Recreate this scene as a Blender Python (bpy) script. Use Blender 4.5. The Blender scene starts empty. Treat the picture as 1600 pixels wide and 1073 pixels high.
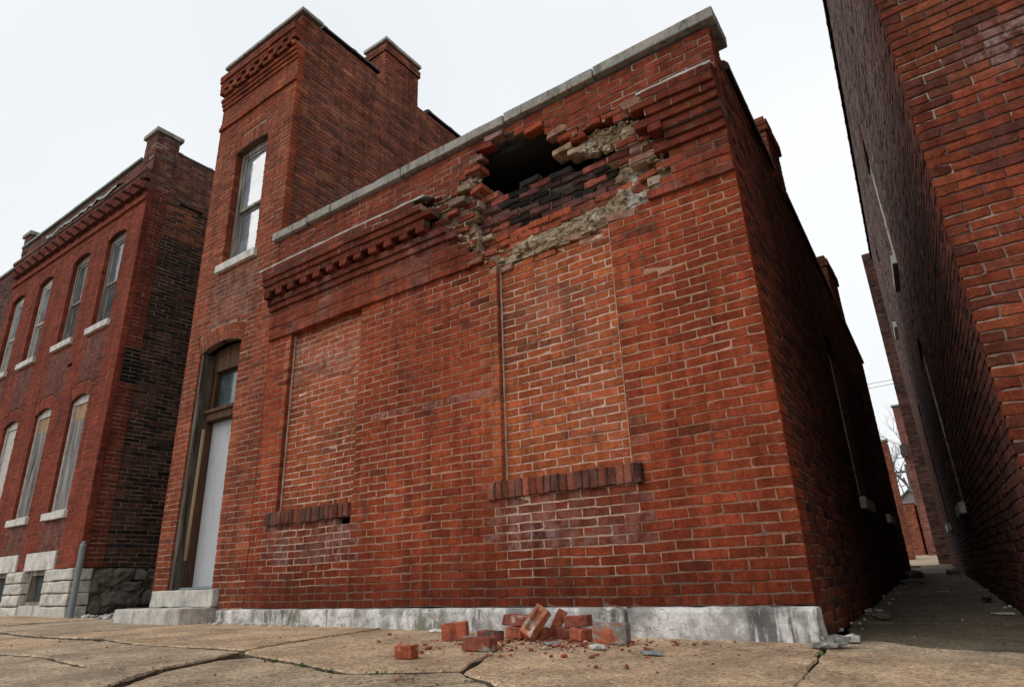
import bpy, bmesh, math, random
import numpy as np
from mathutils import Vector, Matrix, noise as mnoise

# ---------------------------------------------------------------- camera, sky, sun, exposure
scene = bpy.context.scene
col_root = scene.collection
FPX = 990.2732                                   # focal length in photo pixels (1600 wide)
RV = np.array([-0.3301, 0.6011, -0.1417])
CAM = np.array([0.8527, -4.2642, 0.457])
def rotm(r):
    t = np.linalg.norm(r); k = r/t
    K = np.array([[0,-k[2],k[1]],[k[2],0,-k[0]],[-k[1],k[0],0]])
    return np.eye(3)+np.sin(t)*K+(1-np.cos(t))*K@K
RC = rotm(RV) @ np.array([[1,0,0],[0,0,-1],[0,1,0]], float)   # rows: right, down, forward
cam_data = bpy.data.cameras.new('camera')
cam_data.sensor_width = 36.0
cam_data.lens = FPX/1600*36
cam_data.clip_start = 0.05
cam_data.clip_end = 2000
cam = bpy.data.objects.new('camera', cam_data)
col_root.objects.link(cam)
M = Matrix.Identity(4)
for i in range(3):
    M[i][0] = RC[0][i]; M[i][1] = -RC[1][i]; M[i][2] = -RC[2][i]; M[i][3] = CAM[i]
cam.matrix_world = M
scene.camera = cam

SUN_DIR = Vector((-0.50, -0.66, 0.80)).normalized()      # towards the brightest part of the overcast
world = bpy.data.worlds.new('World'); scene.world = world; world.use_nodes = True
nt = world.node_tree; nt.nodes.clear()
out = nt.nodes.new('ShaderNodeOutputWorld')
sky = nt.nodes.new('ShaderNodeTexSky'); sky.sky_type = 'NISHITA'; sky.sun_disc = False
sky.sun_elevation = math.asin(SUN_DIR.z); sky.sun_rotation = math.atan2(SUN_DIR.x, SUN_DIR.y)
sky.dust_density = 4.0; sky.air_density = 1.5
b1 = nt.nodes.new('ShaderNodeBackground'); b1.inputs[1].default_value = 0.10
nt.links.new(sky.outputs[0], b1.inputs[0])
tc = nt.nodes.new('ShaderNodeTexCoord')
ns = nt.nodes.new('ShaderNodeTexNoise'); ns.inputs['Scale'].default_value = 1.3; ns.inputs['Detail'].default_value = 3
nt.links.new(tc.outputs['Generated'], ns.inputs['Vector'])
rp = nt.nodes.new('ShaderNodeValToRGB')
rp.color_ramp.elements[0].position = 0.3; rp.color_ramp.elements[0].color = (0.90, 0.935, 0.965, 1)
rp.color_ramp.elements[1].position = 0.7; rp.color_ramp.elements[1].color = (1.06, 1.07, 1.075, 1)
nt.links.new(ns.outputs[0], rp.inputs[0])
b2 = nt.nodes.new('ShaderNodeBackground'); b2.inputs[1].default_value = 1.0
nt.links.new(rp.outputs[0], b2.inputs[0])
mx = nt.nodes.new('ShaderNodeMixShader'); mx.inputs[0].default_value = 0.93
nt.links.new(b1.outputs[0], mx.inputs[1]); nt.links.new(b2.outputs[0], mx.inputs[2])
nt.links.new(mx.outputs[0], out.inputs[0])

sun_d = bpy.data.lights.new('sun', 'SUN'); sun_d.energy = 1.4; sun_d.angle = math.radians(50); sun_d.color = (1.0, 0.97, 0.93)
sun = bpy.data.objects.new('sun', sun_d); col_root.objects.link(sun)
sun.rotation_euler = SUN_DIR.to_track_quat('Z', 'Y').to_euler()
scene.view_settings.view_transform = 'Standard'
scene.view_settings.look = 'None'
scene.view_settings.exposure = 0.0
scene.view_settings.gamma = 1.0
scene.view_settings.use_curve_mapping = False
scene.render.engine = 'CYCLES'
scene.cycles.max_bounces = 5
scene.cycles.use_denoising = True

rng = np.random.default_rng(7)
random.seed(7)

# ---------------------------------------------------------------- helpers
WL = {}                                           # world location of every parent
def link(o, parent=None, loc=(0,0,0)):
    col_root.objects.link(o)
    loc = Vector(loc); WL[o.name] = loc
    if parent is not None:
        o.parent = parent; o.location = loc - WL[parent.name]
    else:
        o.location = loc
    return o
def thing(name, label, cat, loc, group=None):
    o = bpy.data.objects.new(name, None); o.empty_display_size = 0.2
    link(o, None, loc); o['label'] = label; o['category'] = cat
    if group: o['group'] = group
    return o
def tag(o, label, cat, group=None):
    o['label'] = label; o['category'] = cat
    if group: o['group'] = group
    return o
def mesh_obj(name, verts, faces, mat, parent=None, loc=(0,0,0), cols=None, smooth=False):
    me = bpy.data.meshes.new(name)
    v = np.asarray(verts, float).reshape(-1,3) - np.asarray(loc, float)
    me.from_pydata(v.tolist(), [], faces)
    if mat is not None: me.materials.append(mat)
    if cols is not None: set_cols(me, cols)
    if smooth: me.polygons.foreach_set('use_smooth', [True]*len(me.polygons))
    me.update()
    return link(bpy.data.objects.new(name, me), parent, loc)
def set_cols(me, cols):
    a = me.color_attributes.new('col', 'FLOAT_COLOR', 'POINT')
    a.data.foreach_set('color', np.asarray(cols, np.float32).ravel())
def bm_obj(name, bm, mat, parent=None, loc=(0,0,0), smooth=False):
    me = bpy.data.meshes.new(name)
    bmesh.ops.translate(bm, verts=bm.verts, vec=-Vector(loc))
    bm.to_mesh(me); bm.free()
    if mat is not None: me.materials.append(mat)
    if smooth: me.polygons.foreach_set('use_smooth', [True]*len(me.polygons))
    return link(bpy.data.objects.new(name, me), parent, loc)

class Frame:                                     # a wall plane: u along, z up, d outward
    def __init__(s, O, U, N):
        s.O = np.array(O, float); s.U = np.array(U, float)/np.linalg.norm(U); s.N = np.array(N, float)/np.linalg.norm(N)
    def p(s, u, z, d=0.0):
        return s.O + s.U*u + s.N*d + np.array([0,0,z])
F0 = Frame((0,0,0), (1,0,0), (0,-1,0))           # the street front
FS = Frame((0,0,0), (-0.03,1,0), (1,0.03,0))     # alley side of the shop, u = depth
FR = Frame((1.12,0,0), (0.06,-1,0), (-1,-0.06,0))# alley side of the tall building, u = -depth
FT = Frame((-5.64+0.046,0,0), (0,1,0), (1,0,0))        # side of the tower
FL = Frame((-9.74,0,0), (0,1,0), (1,0,0))        # side of the left house

def fbox(f, u0, u1, z0, z1, d0, d1):             # eight corners + faces
    vs = [f.p(u,z,d) for d in (d0,d1) for z in (z0,z1) for u in (u0,u1)]
    fs = [(4,5,7,6),(1,0,2,3),(0,4,6,2),(5,1,3,7),(6,7,3,2),(0,1,5,4)]
    return vs, fs
def boxes_obj(name, f, lst, mat, parent, bevel=0.0):
    vs, fs = [], []
    for b in lst:
        v, q = fbox(f, *b); k = len(vs); vs += v; fs += [tuple(i+k for i in t) for t in q]
    if bevel <= 0: return mesh_obj(name, vs, fs, mat, parent)
    bm = bmesh.new()
    bv = [bm.verts.new(v) for v in vs]
    for t in fs: bm.faces.new([bv[i] for i in t])
    bmesh.ops.bevel(bm, geom=list(bm.edges), offset=bevel, segments=2, affect='EDGES', profile=0.6)
    bmesh.ops.recalc_face_normals(bm, faces=bm.faces)
    return bm_obj(name, bm, mat, parent)
def stone_block(name, f, b, mat, parent, bevel=0.012, cuts=5, amp=0.006, seed=0, freq=6.0, bulge=0.0, chips=0.0):
    """a cut or rough stone: bevelled box, subdivided and roughened"""
    u0,u1,z0,z1,d0,d1 = b
    vs, fs = fbox(f, *b)
    bm = bmesh.new(); bv = [bm.verts.new(v) for v in vs]
    for t in fs: bm.faces.new([bv[i] for i in t])
    bmesh.ops.bevel(bm, geom=list(bm.edges), offset=bevel, segments=2, affect='EDGES', profile=0.6)
    L = max(u1-u0, z1-z0, d1-d0)
    es = [e for e in bm.edges if e.calc_length() > L/cuts*0.8]
    bmesh.ops.subdivide_edges(bm, edges=es, cuts=cuts, use_grid_fill=True)
    c = Vector(f.p((u0+u1)/2, (z0+z1)/2, (d0+d1)/2))
    fn = Vector(f.N)
    for v in bm.verts:
        n = mnoise.noise_vector(v.co*freq + Vector((seed*3.1, seed*1.7, seed)))
        v.co += n*amp + mnoise.noise_vector(v.co*freq*3.3 + Vector((seed,0,0)))*amp*0.5
        if bulge:
            q = v.co - c
            uu = abs(q.dot(Vector(f.U)))/((u1-u0)/2); zz = abs(q.z)/((z1-z0)/2)
            if q.dot(fn) > 0: v.co += fn*bulge*max(0, 1-max(uu,zz)**3)*(0.6+0.8*mnoise.noise(v.co*9+Vector((0,seed,0))))
        if chips:
            w = mnoise.noise(v.co*4.0 + Vector((seed*7.7,0,0)))
            if w > 0.25: v.co += (c - v.co).normalized()*chips*(w-0.25)
    bmesh.ops.recalc_face_normals(bm, faces=bm.faces)
    return bm_obj(name, bm, mat, parent)
def lump(center, r, seed, squash=(1,1,1), sub=2, amp=0.35):
    bm = bmesh.new()
    bmesh.ops.create_icosphere(bm, subdivisions=sub, radius=1.0)
    for v in bm.verts:
        n = mnoise.noise(v.co*1.3 + Vector((seed*2.3, seed*5.1, seed)))
        k = 1 + amp*n + 0.12*mnoise.noise(v.co*3.7+Vector((seed,seed,0)))
        # flatten into facets
        for ax in range(3):
            lim = 0.78 + 0.1*math.sin(seed*3+ax)
            v.co[ax] = max(-lim, min(lim, v.co[ax]))
        v.co = Vector((v.co.x*squash[0], v.co.y*squash[1], v.co.z*squash[2]))*k*r + Vector(center)
    return bm
def tube(pts, r, seg=8, r2=None):
    vs, fs = [], []
    n = len(pts)
    for i, p in enumerate(pts):
        p = Vector(p)
        t = (Vector(pts[min(i+1,n-1)]) - Vector(pts[max(i-1,0)])).normalized()
        a = t.orthogonal().normalized(); b = t.cross(a)
        rr = r if r2 is None else r + (r2-r)*i/(n-1)
        for k in range(seg):
            an = 2*math.pi*k/seg
            vs.append(p + a*math.cos(an)*rr + b*math.sin(an)*rr)
    for i in range(n-1):
        for k in range(seg):
            fs.append((i*seg+k, i*seg+(k+1)%seg, (i+1)*seg+(k+1)%seg, (i+1)*seg+k))
    fs.append(tuple(range(seg))[::-1]); fs.append(tuple((n-1)*seg+k for k in range(seg)))
    return [tuple(v) for v in vs], fs
def join(parts):
    vs, fs = [], []
    for v, q in parts:
        k = len(vs); vs += list(v); fs += [tuple(i+k for i in t) for t in q]
    return vs, fs
def project(P):
    q = (np.asarray(P, float)-CAM) @ RC.T
    return np.stack([800+FPX*q[...,0]/q[...,2], 536.5+FPX*q[...,1]/q[...,2], q[...,2]], -1)
def inpoly(pt, poly):
    x, y = pt; c = False; n = len(poly); j = n-1
    for i in range(n):
        xi, yi = poly[i]; xj, yj = poly[j]
        if (yi > y) != (yj > y) and x < (xj-xi)*(y-yi)/(yj-yi)+xi: c = not c
        j = i
    return c
def gz(x, y):                                     # lie of the ground
    return 0.045 - 0.0095*max(min(x,0.0),-18.0) + 0.020*max(0.0, min(y,40.0))

# ---------------------------------------------------------------- materials
def nodes_of(name):
    m = bpy.data.materials.new(name); m.use_nodes = True
    n = m.node_tree; n.nodes.clear()
    o = n.nodes.new('ShaderNodeOutputMaterial'); p = n.nodes.new('ShaderNodeBsdfPrincipled')
    n.links.new(p.outputs[0], o.inputs[0])
    return m, n, p
def N_(n, t, **kw):
    x = n.nodes.new(t)
    for k, v in kw.items():
        if k in x.inputs: x.inputs[k].default_value = v
        else: setattr(x, k, v)
    return x
def pos(n, scale=(1,1,1)):
    g = N_(n, 'ShaderNodeNewGeometry'); m = N_(n, 'ShaderNodeMapping'); m.inputs['Scale'].default_value = scale
    n.links.new(g.outputs['Position'], m.inputs['Vector']); return m.outputs[0]
def noise_(n, vec, scale, detail=4, rough=0.6):
    x = N_(n, 'ShaderNodeTexNoise'); x.inputs['Scale'].default_value = scale; x.inputs['Detail'].default_value = detail; x.inputs['Roughness'].default_value = rough
    n.links.new(vec, x.inputs['Vector']); return x.outputs[0]
def ramp_(n, src, a, b, lo=0.0, hi=1.0):
    x = N_(n, 'ShaderNodeMapRange'); x.inputs[1].default_value = a; x.inputs[2].default_value = b
    x.inputs[3].default_value = lo; x.inputs[4].default_value = hi; x.interpolation_type = 'SMOOTHSTEP'
    n.links.new(src, x.inputs[0]); return x.outputs[0]
def mul_(n, a, b):
    x = N_(n, 'ShaderNodeMath', operation='MULTIPLY')
    for i, s in enumerate((a, b)):
        if isinstance(s, (int, float)): x.inputs[i].default_value = s
        else: n.links.new(s, x.inputs[i])
    return x.outputs[0]
def mix_(n, fac, a, b, mode='MIX'):
    x = N_(n, 'ShaderNodeMix', data_type='RGBA', blend_type=mode)
    for i, s in ((0, fac), (6, a), (7, b)):
        if isinstance(s, (int, float)): x.inputs[i].default_value = s
        elif isinstance(s, tuple): x.inputs[i].default_value = (*s, 1) if len(s) == 3 else s
        else: n.links.new(s, x.inputs[i])
    return x.outputs[2]
def bump_(n, p, src, strength, dist):
    b = N_(n, 'ShaderNodeBump'); b.inputs['Strength'].default_value = strength; b.inputs['Distance'].default_value = dist
    n.links.new(src, b.inputs['Height']); n.links.new(b.outputs[0], p.inputs['Normal']); return b
def grey(n, v):
    c = N_(n, 'ShaderNodeCombineColor')
    for i in range(3): n.links.new(v, c.inputs[i])
    return c.outputs[0]

def brick_material(name='brick', grime=0.55):
    m, n, p = nodes_of(name)
    at = N_(n, 'ShaderNodeAttribute', attribute_name='col')
    P = pos(n)
    fine = noise_(n, P, 55, 4, 0.7); mid = noise_(n, P, 14, 2); big = noise_(n, P, 1.6, 3)
    c = mix_(n, 1.0, at.outputs['Color'], grey(n, ramp_(n, fine, 0.28, 0.72, 0.72, 1.24)), 'MULTIPLY')
    c = mix_(n, 1.0, c, grey(n, ramp_(n, mid, 0.3, 0.7, 0.80, 1.14)), 'MULTIPLY')
    c = mix_(n, 1.0, c, grey(n, ramp_(n, big, 0.3, 0.68, 0.84, 1.08)), 'MULTIPLY')
    wet = noise_(n, pos(n, (5,5,0.55)), 1.3, 4, 0.7)
    c = mix_(n, 1.0, c, grey(n, ramp_(n, wet, 0.34, 0.62, 0.70, 1.12)), 'MULTIPLY')
    # soot blotches and pits
    soot = mul_(n, ramp_(n, noise_(n, P, 3.2, 5, 0.72), 0.54, 0.70), grime)
    c = mix_(n, soot, c, (0.035, 0.025, 0.022))
    pits = ramp_(n, noise_(n, P, 130, 3), 0.62, 0.72)
    c = mix_(n, mul_(n, pits, 0.55), c, (0.03, 0.018, 0.014))
    # lime bloom, only where the brick carries it
    st = ramp_(n, noise_(n, pos(n, (1,1,0.7)), 7.0, 5, 0.75), 0.40, 0.66)
    c = mix_(n, mul_(n, st, at.outputs['Alpha']), c, (0.40, 0.29, 0.27))
    n.links.new(c, p.inputs['Base Color'])
    p.inputs['Roughness'].default_value = 0.92; p.inputs['Specular IOR Level'].default_value = 0.10
    h = N_(n, 'ShaderNodeMath', operation='ADD'); n.links.new(noise_(n, P, 95, 3, 0.7), h.inputs[0]); n.links.new(mul_(n, noise_(n, P, 22, 2), 1.6), h.inputs[1])
    bump_(n, p, h.outputs[0], 0.8, 0.006)
    return m
def mortar_material():
    m, n, p = nodes_of('mortar')
    at = N_(n, 'ShaderNodeAttribute', attribute_name='col'); P = pos(n)
    c = mix_(n, 1.0, at.outputs['Color'], grey(n, ramp_(n, noise_(n, P, 38, 6, 0.75), 0.28, 0.72, 0.62, 1.2)), 'MULTIPLY')
    c = mix_(n, mul_(n, ramp_(n, noise_(n, P, 3.2, 5, 0.7), 0.50, 0.68), 0.65), c, (0.075, 0.048, 0.038))
    n.links.new(c, p.inputs['Base Color']); p.inputs['Roughness'].default_value = 0.95; p.inputs['Specular IOR Level'].default_value = 0.15
    bump_(n, p, noise_(n, P, 110, 5, 0.75), 0.6, 0.005)
    return m
def stone_material(name, base, dark, dark_amt=0.6, scale=3.0, streak=(6,6,1.4), rough=0.9, bump=0.006, grain=0.25):
    m, n, p = nodes_of(name); P = pos(n)
    c = mix_(n, 1.0, base, grey(n, ramp_(n, noise_(n, P, 60, 6, 0.75), 0.25, 0.75, 1-grain, 1+grain)), 'MULTIPLY')
    c = mix_(n, 1.0, c, grey(n, ramp_(n, noise_(n, P, 7, 5, 0.65), 0.3, 0.7, 0.78, 1.1)), 'MULTIPLY')
    s = ramp_(n, noise_(n, pos(n, streak), scale*0.5, 7, 0.72), 0.50, 0.66)
    c = mix_(n, mul_(n, s, dark_amt), c, dark)
    n.links.new(c, p.inputs['Base Color']); p.inputs['Roughness'].default_value = rough; p.inputs['Specular IOR Level'].default_value = 0.25
    h = N_(n, 'ShaderNodeMath', operation='ADD'); n.links.new(noise_(n, P, 70, 6, 0.75), h.inputs[0]); n.links.new(mul_(n, noise_(n, P, 11, 4), 2.0), h.inputs[1])
    bump_(n, p, h.outputs[0], 0.6, bump)
    return m
def plinth_material():
    """painted limestone with a fine crack net and black tide marks"""
    m, n, p = nodes_of('plinth_stone'); P = pos(n)
    c = mix_(n, 1.0, (0.68, 0.665, 0.645), grey(n, ramp_(n, noise_(n, P, 45, 6, 0.75), 0.25, 0.75, 0.74, 1.15)), 'MULTIPLY')
    c = mix_(n, ramp_(n, noise_(n, P, 5, 6, 0.7), 0.40, 0.62), c, (0.29, 0.275, 0.26))
    v = N_(n, 'ShaderNodeTexVoronoi', feature='DISTANCE_TO_EDGE'); v.inputs['Scale'].default_value = 7.0
    w = N_(n, 'ShaderNodeVectorMath', operation='ADD'); nv = N_(n, 'ShaderNodeTexNoise'); nv.inputs['Scale'].default_value = 9
    n.links.new(P, nv.inputs['Vector']); sc = N_(n, 'ShaderNodeVectorMath', operation='SCALE'); sc.inputs['Scale'].default_value = 0.22
    n.links.new(nv.outputs['Color'], sc.inputs[0]); n.links.new(P, w.inputs[0]); n.links.new(sc.outputs[0], w.inputs[1]); n.links.new(w.outputs[0], v.inputs['Vector'])
    cr = mul_(n, ramp_(n, v.outputs['Distance'], 0.0, 0.018, 1, 0), ramp_(n, noise_(n, P, 2.4, 3), 0.40, 0.54))
    c = mix_(n, mul_(n, cr, 0.85), c, (0.10, 0.095, 0.09))
    tide = mul_(n, ramp_(n, noise_(n, pos(n, (7,7,1.6)), 1.5, 8, 0.78), 0.44, 0.58), ramp_(n, noise_(n, pos(n,(1,1,0.2)), 1.9, 2), 0.47, 0.60))
    c = mix_(n, mul_(n, tide, 0.8), c, (0.055, 0.052, 0.05))
    sx = N_(n, 'ShaderNodeSeparateXYZ'); n.links.new(P, sx.inputs[0])
    for cx_, w_, col_, sc_ in ((-0.24,0.20,(0.045,0.043,0.041),9.0),(-3.02,0.36,(0.10,0.10,0.055),4.0),(-4.75,0.30,(0.11,0.105,0.07),4.0),(-1.95,0.30,(0.13,0.125,0.12),5.0)):
        dx_ = N_(n, 'ShaderNodeMath', operation='ADD'); dx_.inputs[1].default_value = -cx_; n.links.new(sx.outputs[0], dx_.inputs[0])
        ab_ = N_(n, 'ShaderNodeMath', operation='ABSOLUTE'); n.links.new(dx_.outputs[0], ab_.inputs[0])
        mk_ = mul_(n, ramp_(n, ab_.outputs[0], w_*0.55, w_, 1, 0), ramp_(n, noise_(n, pos(n, (sc_,sc_,1.6)), 1.7, 6, 0.75), 0.40, 0.56))
        c = mix_(n, mul_(n, mk_, 0.85), c, col_)
    moss = mul_(n, ramp_(n, noise_(n, P, 2.0, 3), 0.58, 0.68), ramp_(n, noise_(n, P, 26, 4), 0.48, 0.6))
    c = mix_(n, mul_(n, moss, 0.6), c, (0.11, 0.12, 0.055))
    n.links.new(c, p.inputs['Base Color']); p.inputs['Roughness'].default_value = 0.9
    h = N_(n, 'ShaderNodeMath', operation='SUBTRACT'); n.links.new(noise_(n, P, 50, 6, 0.75), h.inputs[0]); n.links.new(mul_(n, cr, 0.8), h.inputs[1])
    bump_(n, p, h.outputs[0], 0.6, 0.007)
    return m
def paving_material(name, base, aggregate, dark, stain=0.5, wet=0.0):
    m, n, p = nodes_of(name); P = pos(n)
    v = N_(n, 'ShaderNodeTexVoronoi'); v.inputs['Scale'].default_value = 95; n.links.new(P, v.inputs['Vector'])
    hs = N_(n, 'ShaderNodeSeparateColor'); n.links.new(v.outputs['Color'], hs.inputs[0])
    c = mix_(n, ramp_(n, hs.outputs[0], 0.35, 0.9), base, aggregate)
    c = mix_(n, ramp_(n, hs.outputs[1], 0.82, 0.95), c, dark)
    c = mix_(n, 1.0, c, grey(n, ramp_(n, noise_(n, P, 120, 4, 0.8), 0.3, 0.7, 0.72, 1.22)), 'MULTIPLY')
    c = mix_(n, 1.0, c, grey(n, ramp_(n, noise_(n, P, 2.3, 7, 0.75), 0.3, 0.7, 0.58, 1.22)), 'MULTIPLY')
    st = ramp_(n, noise_(n, P, 0.9, 6, 0.72), 0.50, 0.66)
    c = mix_(n, mul_(n, st, stain), c, dark)
    wsp = ramp_(n, noise_(n, pos(n, (1,2.2,1)), 9, 6, 0.75), 0.60, 0.70)
    c = mix_(n, mul_(n, wsp, 0.40), c, tuple(min(0.7,x*1.7) for x in aggregate))
    vw = N_(n, 'ShaderNodeTexNoise'); vw.inputs['Scale'].default_value = 4.0; vw.inputs['Detail'].default_value = 7; vw.inputs['Roughness'].default_value = 0.7
    n.links.new(P, vw.inputs['Vector']); vs_ = N_(n, 'ShaderNodeVectorMath', operation='SCALE'); vs_.inputs['Scale'].default_value = 0.55; n.links.new(vw.outputs['Color'], vs_.inputs[0])
    va = N_(n, 'ShaderNodeVectorMath', operation='ADD'); n.links.new(P, va.inputs[0]); n.links.new(vs_.outputs[0], va.inputs[1])
    ck = N_(n, 'ShaderNodeTexVoronoi', feature='DISTANCE_TO_EDGE'); ck.inputs['Scale'].default_value = 1.25; n.links.new(va.outputs[0], ck.inputs['Vector'])
    crk = mul_(n, ramp_(n, ck.outputs['Distance'], 0.0, 0.006, 1, 0), ramp_(n, noise_(n, P, 0.8, 2), 0.50, 0.58))
    c = mix_(n, mul_(n, crk, 0.85), c, tuple(x*0.3 for x in dark))
    gr_ = ramp_(n, noise_(n, P, 34, 6, 0.8), 0.30, 0.70, 0.66, 1.28)
    c = mix_(n, 1.0, c, grey(n, gr_), 'MULTIPLY')
    ra = N_(n, 'ShaderNodeMix', data_type='RGBA')
    n.links.new(c, p.inputs['Base Color'])
    n.nodes.remove(ra)
    p.inputs['Roughness'].default_value = 0.88 - 0.45*wet; p.inputs['Specular IOR Level'].default_value = 0.3
    h = N_(n, 'ShaderNodeMath', operation='ADD'); n.links.new(noise_(n, P, 60, 7, 0.85), h.inputs[0]); n.links.new(mul_(n, noise_(n, P, 9, 4), 2.5), h.inputs[1])
    h2 = N_(n, 'ShaderNodeMath', operation='SUBTRACT'); n.links.new(h.outputs[0], h2.inputs[0]); n.links.new(mul_(n, crk, 2.0), h2.inputs[1])
    bump_(n, p, h2.outputs[0], 0.9, 0.010)
    return m
def wood_material(name, base, dark, light, scale=1.0, rough=0.85):
    m, n, p = nodes_of(name); P = pos(n, (24*scale, 24*scale, 1.3*scale))
    g = noise_(n, P, 1.0, 6, 0.7)
    c = mix_(n, ramp_(n, g, 0.32, 0.58), dark, base)
    c = mix_(n, mul_(n, ramp_(n, noise_(n, pos(n, (9,9,1.2)), 1.3, 5), 0.5, 0.68), 0.8), c, light)
    n.links.new(c, p.inputs['Base Color']); p.inputs['Roughness'].default_value = rough; p.inputs['Specular IOR Level'].default_value = 0.2
    bump_(n, p, g, 0.5, 0.006)
    return m
def plain_material(name, base, rough=0.6, var=0.2, metallic=0.0, spec=0.4, dirt=(0.05,0.045,0.04), dirt_amt=0.4, scale=3.0, bump=0.15):
    m, n, p = nodes_of(name); P = pos(n)
    c = mix_(n, 1.0, base, grey(n, ramp_(n, noise_(n, P, 18*scale, 5, 0.7), 0.3, 0.7, 1-var, 1+var)), 'MULTIPLY')
    c = mix_(n, mul_(n, ramp_(n, noise_(n, pos(n, (3,3,0.9)), 1.4*scale, 6, 0.7), 0.50, 0.68), dirt_amt), c, dirt)
    n.links.new(c, p.inputs['Base Color']); p.inputs['Roughness'].default_value = rough; p.inputs['Metallic'].default_value = metallic; p.inputs['Specular IOR Level'].default_value = spec
    bump_(n, p, noise_(n, P, 30*scale, 4), bump, 0.003)
    return m
def glass_material(name, base, ior=2.6, rough=0.05):
    m, n, p = nodes_of(name); P = pos(n)
    c = mix_(n, ramp_(n, noise_(n, P, 2.6, 4), 0.4, 0.65), base, tuple(x*0.55 for x in base))
    n.links.new(c, p.inputs['Base Color']); p.inputs['IOR'].default_value = ior
    n.links.new(ramp_(n, noise_(n, P, 5, 4), 0.35, 0.7, rough, rough+0.12), p.inputs['Roughness'])
    bump_(n, p, noise_(n, P, 1.8, 2), 0.08, 0.02)
    return m

MB_ = brick_material()
MM = mortar_material()
MPL = plinth_material()
MCOP = stone_material('coping_stone', (0.295,0.28,0.245), (0.065,0.06,0.048), 0.8, 4.5)
MSILL = stone_material('pale_stone', (0.58,0.56,0.52), (0.20,0.18,0.16), 0.5, 2.5)
MSTEP = stone_material('step_stone', (0.50,0.475,0.43), (0.15,0.14,0.125), 0.6, 2.2)
MRUB = stone_material('rubble_stone', (0.47,0.335,0.20), (0.20,0.135,0.075), 0.6, 5, (3,3,3), bump=0.012)
MFOUND = stone_material('foundation_stone', (0.15,0.13,0.105), (0.045,0.04,0.035), 0.7, 4, (3,3,3), bump=0.014)
MROCK = stone_material('rockface_stone', (0.56,0.535,0.48), (0.22,0.18,0.15), 0.45, 4, (3,3,2), bump=0.016)
MCAP = stone_material('lime_wash', (0.40,0.37,0.335), (0.13,0.115,0.10), 0.6, 4)
MTILE = plain_material('glazed_tile', (0.035,0.03,0.028), 0.5, 0.3)
MCOPPER = plain_material('green_copper', (0.16,0.215,0.19), 0.6, 0.2, dirt_amt=0.5)
MDARK = plain_material('dark_interior', (0.010,0.009,0.008), 0.95, 0.3, spec=0.0)  # near-black colour stands in for unlit rooms behind openings
MROOF = plain_material('roof_felt', (0.035,0.034,0.033), 0.95)
MPAVE = paving_material('sidewalk_concrete', (0.50,0.345,0.21), (0.66,0.485,0.32), (0.20,0.145,0.10), 0.36)
MPAVE2 = paving_material('old_concrete', (0.43,0.32,0.21), (0.57,0.445,0.31), (0.16,0.125,0.09), 0.45)
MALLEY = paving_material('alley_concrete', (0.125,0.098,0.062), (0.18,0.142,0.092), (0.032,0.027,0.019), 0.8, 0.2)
MDIRT = paving_material('dirt', (0.075,0.062,0.045), (0.12,0.10,0.07), (0.03,0.026,0.02), 0.5)
MWOOD = wood_material('weathered_wood', (0.085,0.066,0.050), (0.010,0.008,0.007), (0.17,0.145,0.118))
MWOODB = wood_material('brown_wood', (0.085,0.042,0.022), (0.03,0.016,0.01), (0.13,0.08,0.05))
MSTRIP = wood_material('raw_lath', (0.40,0.30,0.185), (0.20,0.135,0.075), (0.48,0.385,0.265))
MPLY = wood_material('grey_plywood', (0.215,0.20,0.192), (0.05,0.045,0.044), (0.34,0.32,0.31), 0.5)
MPLYT = wood_material('tan_plywood', (0.34,0.22,0.12), (0.18,0.11,0.06), (0.38,0.31,0.23), 0.6)
MPAINT = plain_material('peeling_paint', (0.46,0.44,0.40), 0.7, 0.2, dirt=(0.12,0.09,0.065), dirt_amt=0.75, scale=6)
MPAINTD = wood_material('flaking_frame', (0.25,0.225,0.195), (0.06,0.045,0.035), (0.42,0.39,0.35))
MDOOR = plain_material('door_paint', (0.40,0.415,0.44), 0.55, 0.06, dirt_amt=0.25, dirt=(0.20,0.19,0.18), scale=2)
MGLASS = glass_material('window_glass', (0.22,0.26,0.30), 2.2, 0.03)
MGLASSD = glass_material('dark_glass', (0.09,0.115,0.13), 2.0, 0.06)
MPIPE = plain_material('grey_pipe', (0.17,0.20,0.205), 0.5, 0.15, dirt_amt=0.4)
MBARK = plain_material('bark', (0.11,0.095,0.085), 0.9, 0.3)
MWIRE = plain_material('wire', (0.04,0.04,0.045), 0.6)
MLEAF = plain_material('weed_leaf', (0.075,0.115,0.03), 0.7, 0.3, dirt_amt=0.1)
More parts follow.
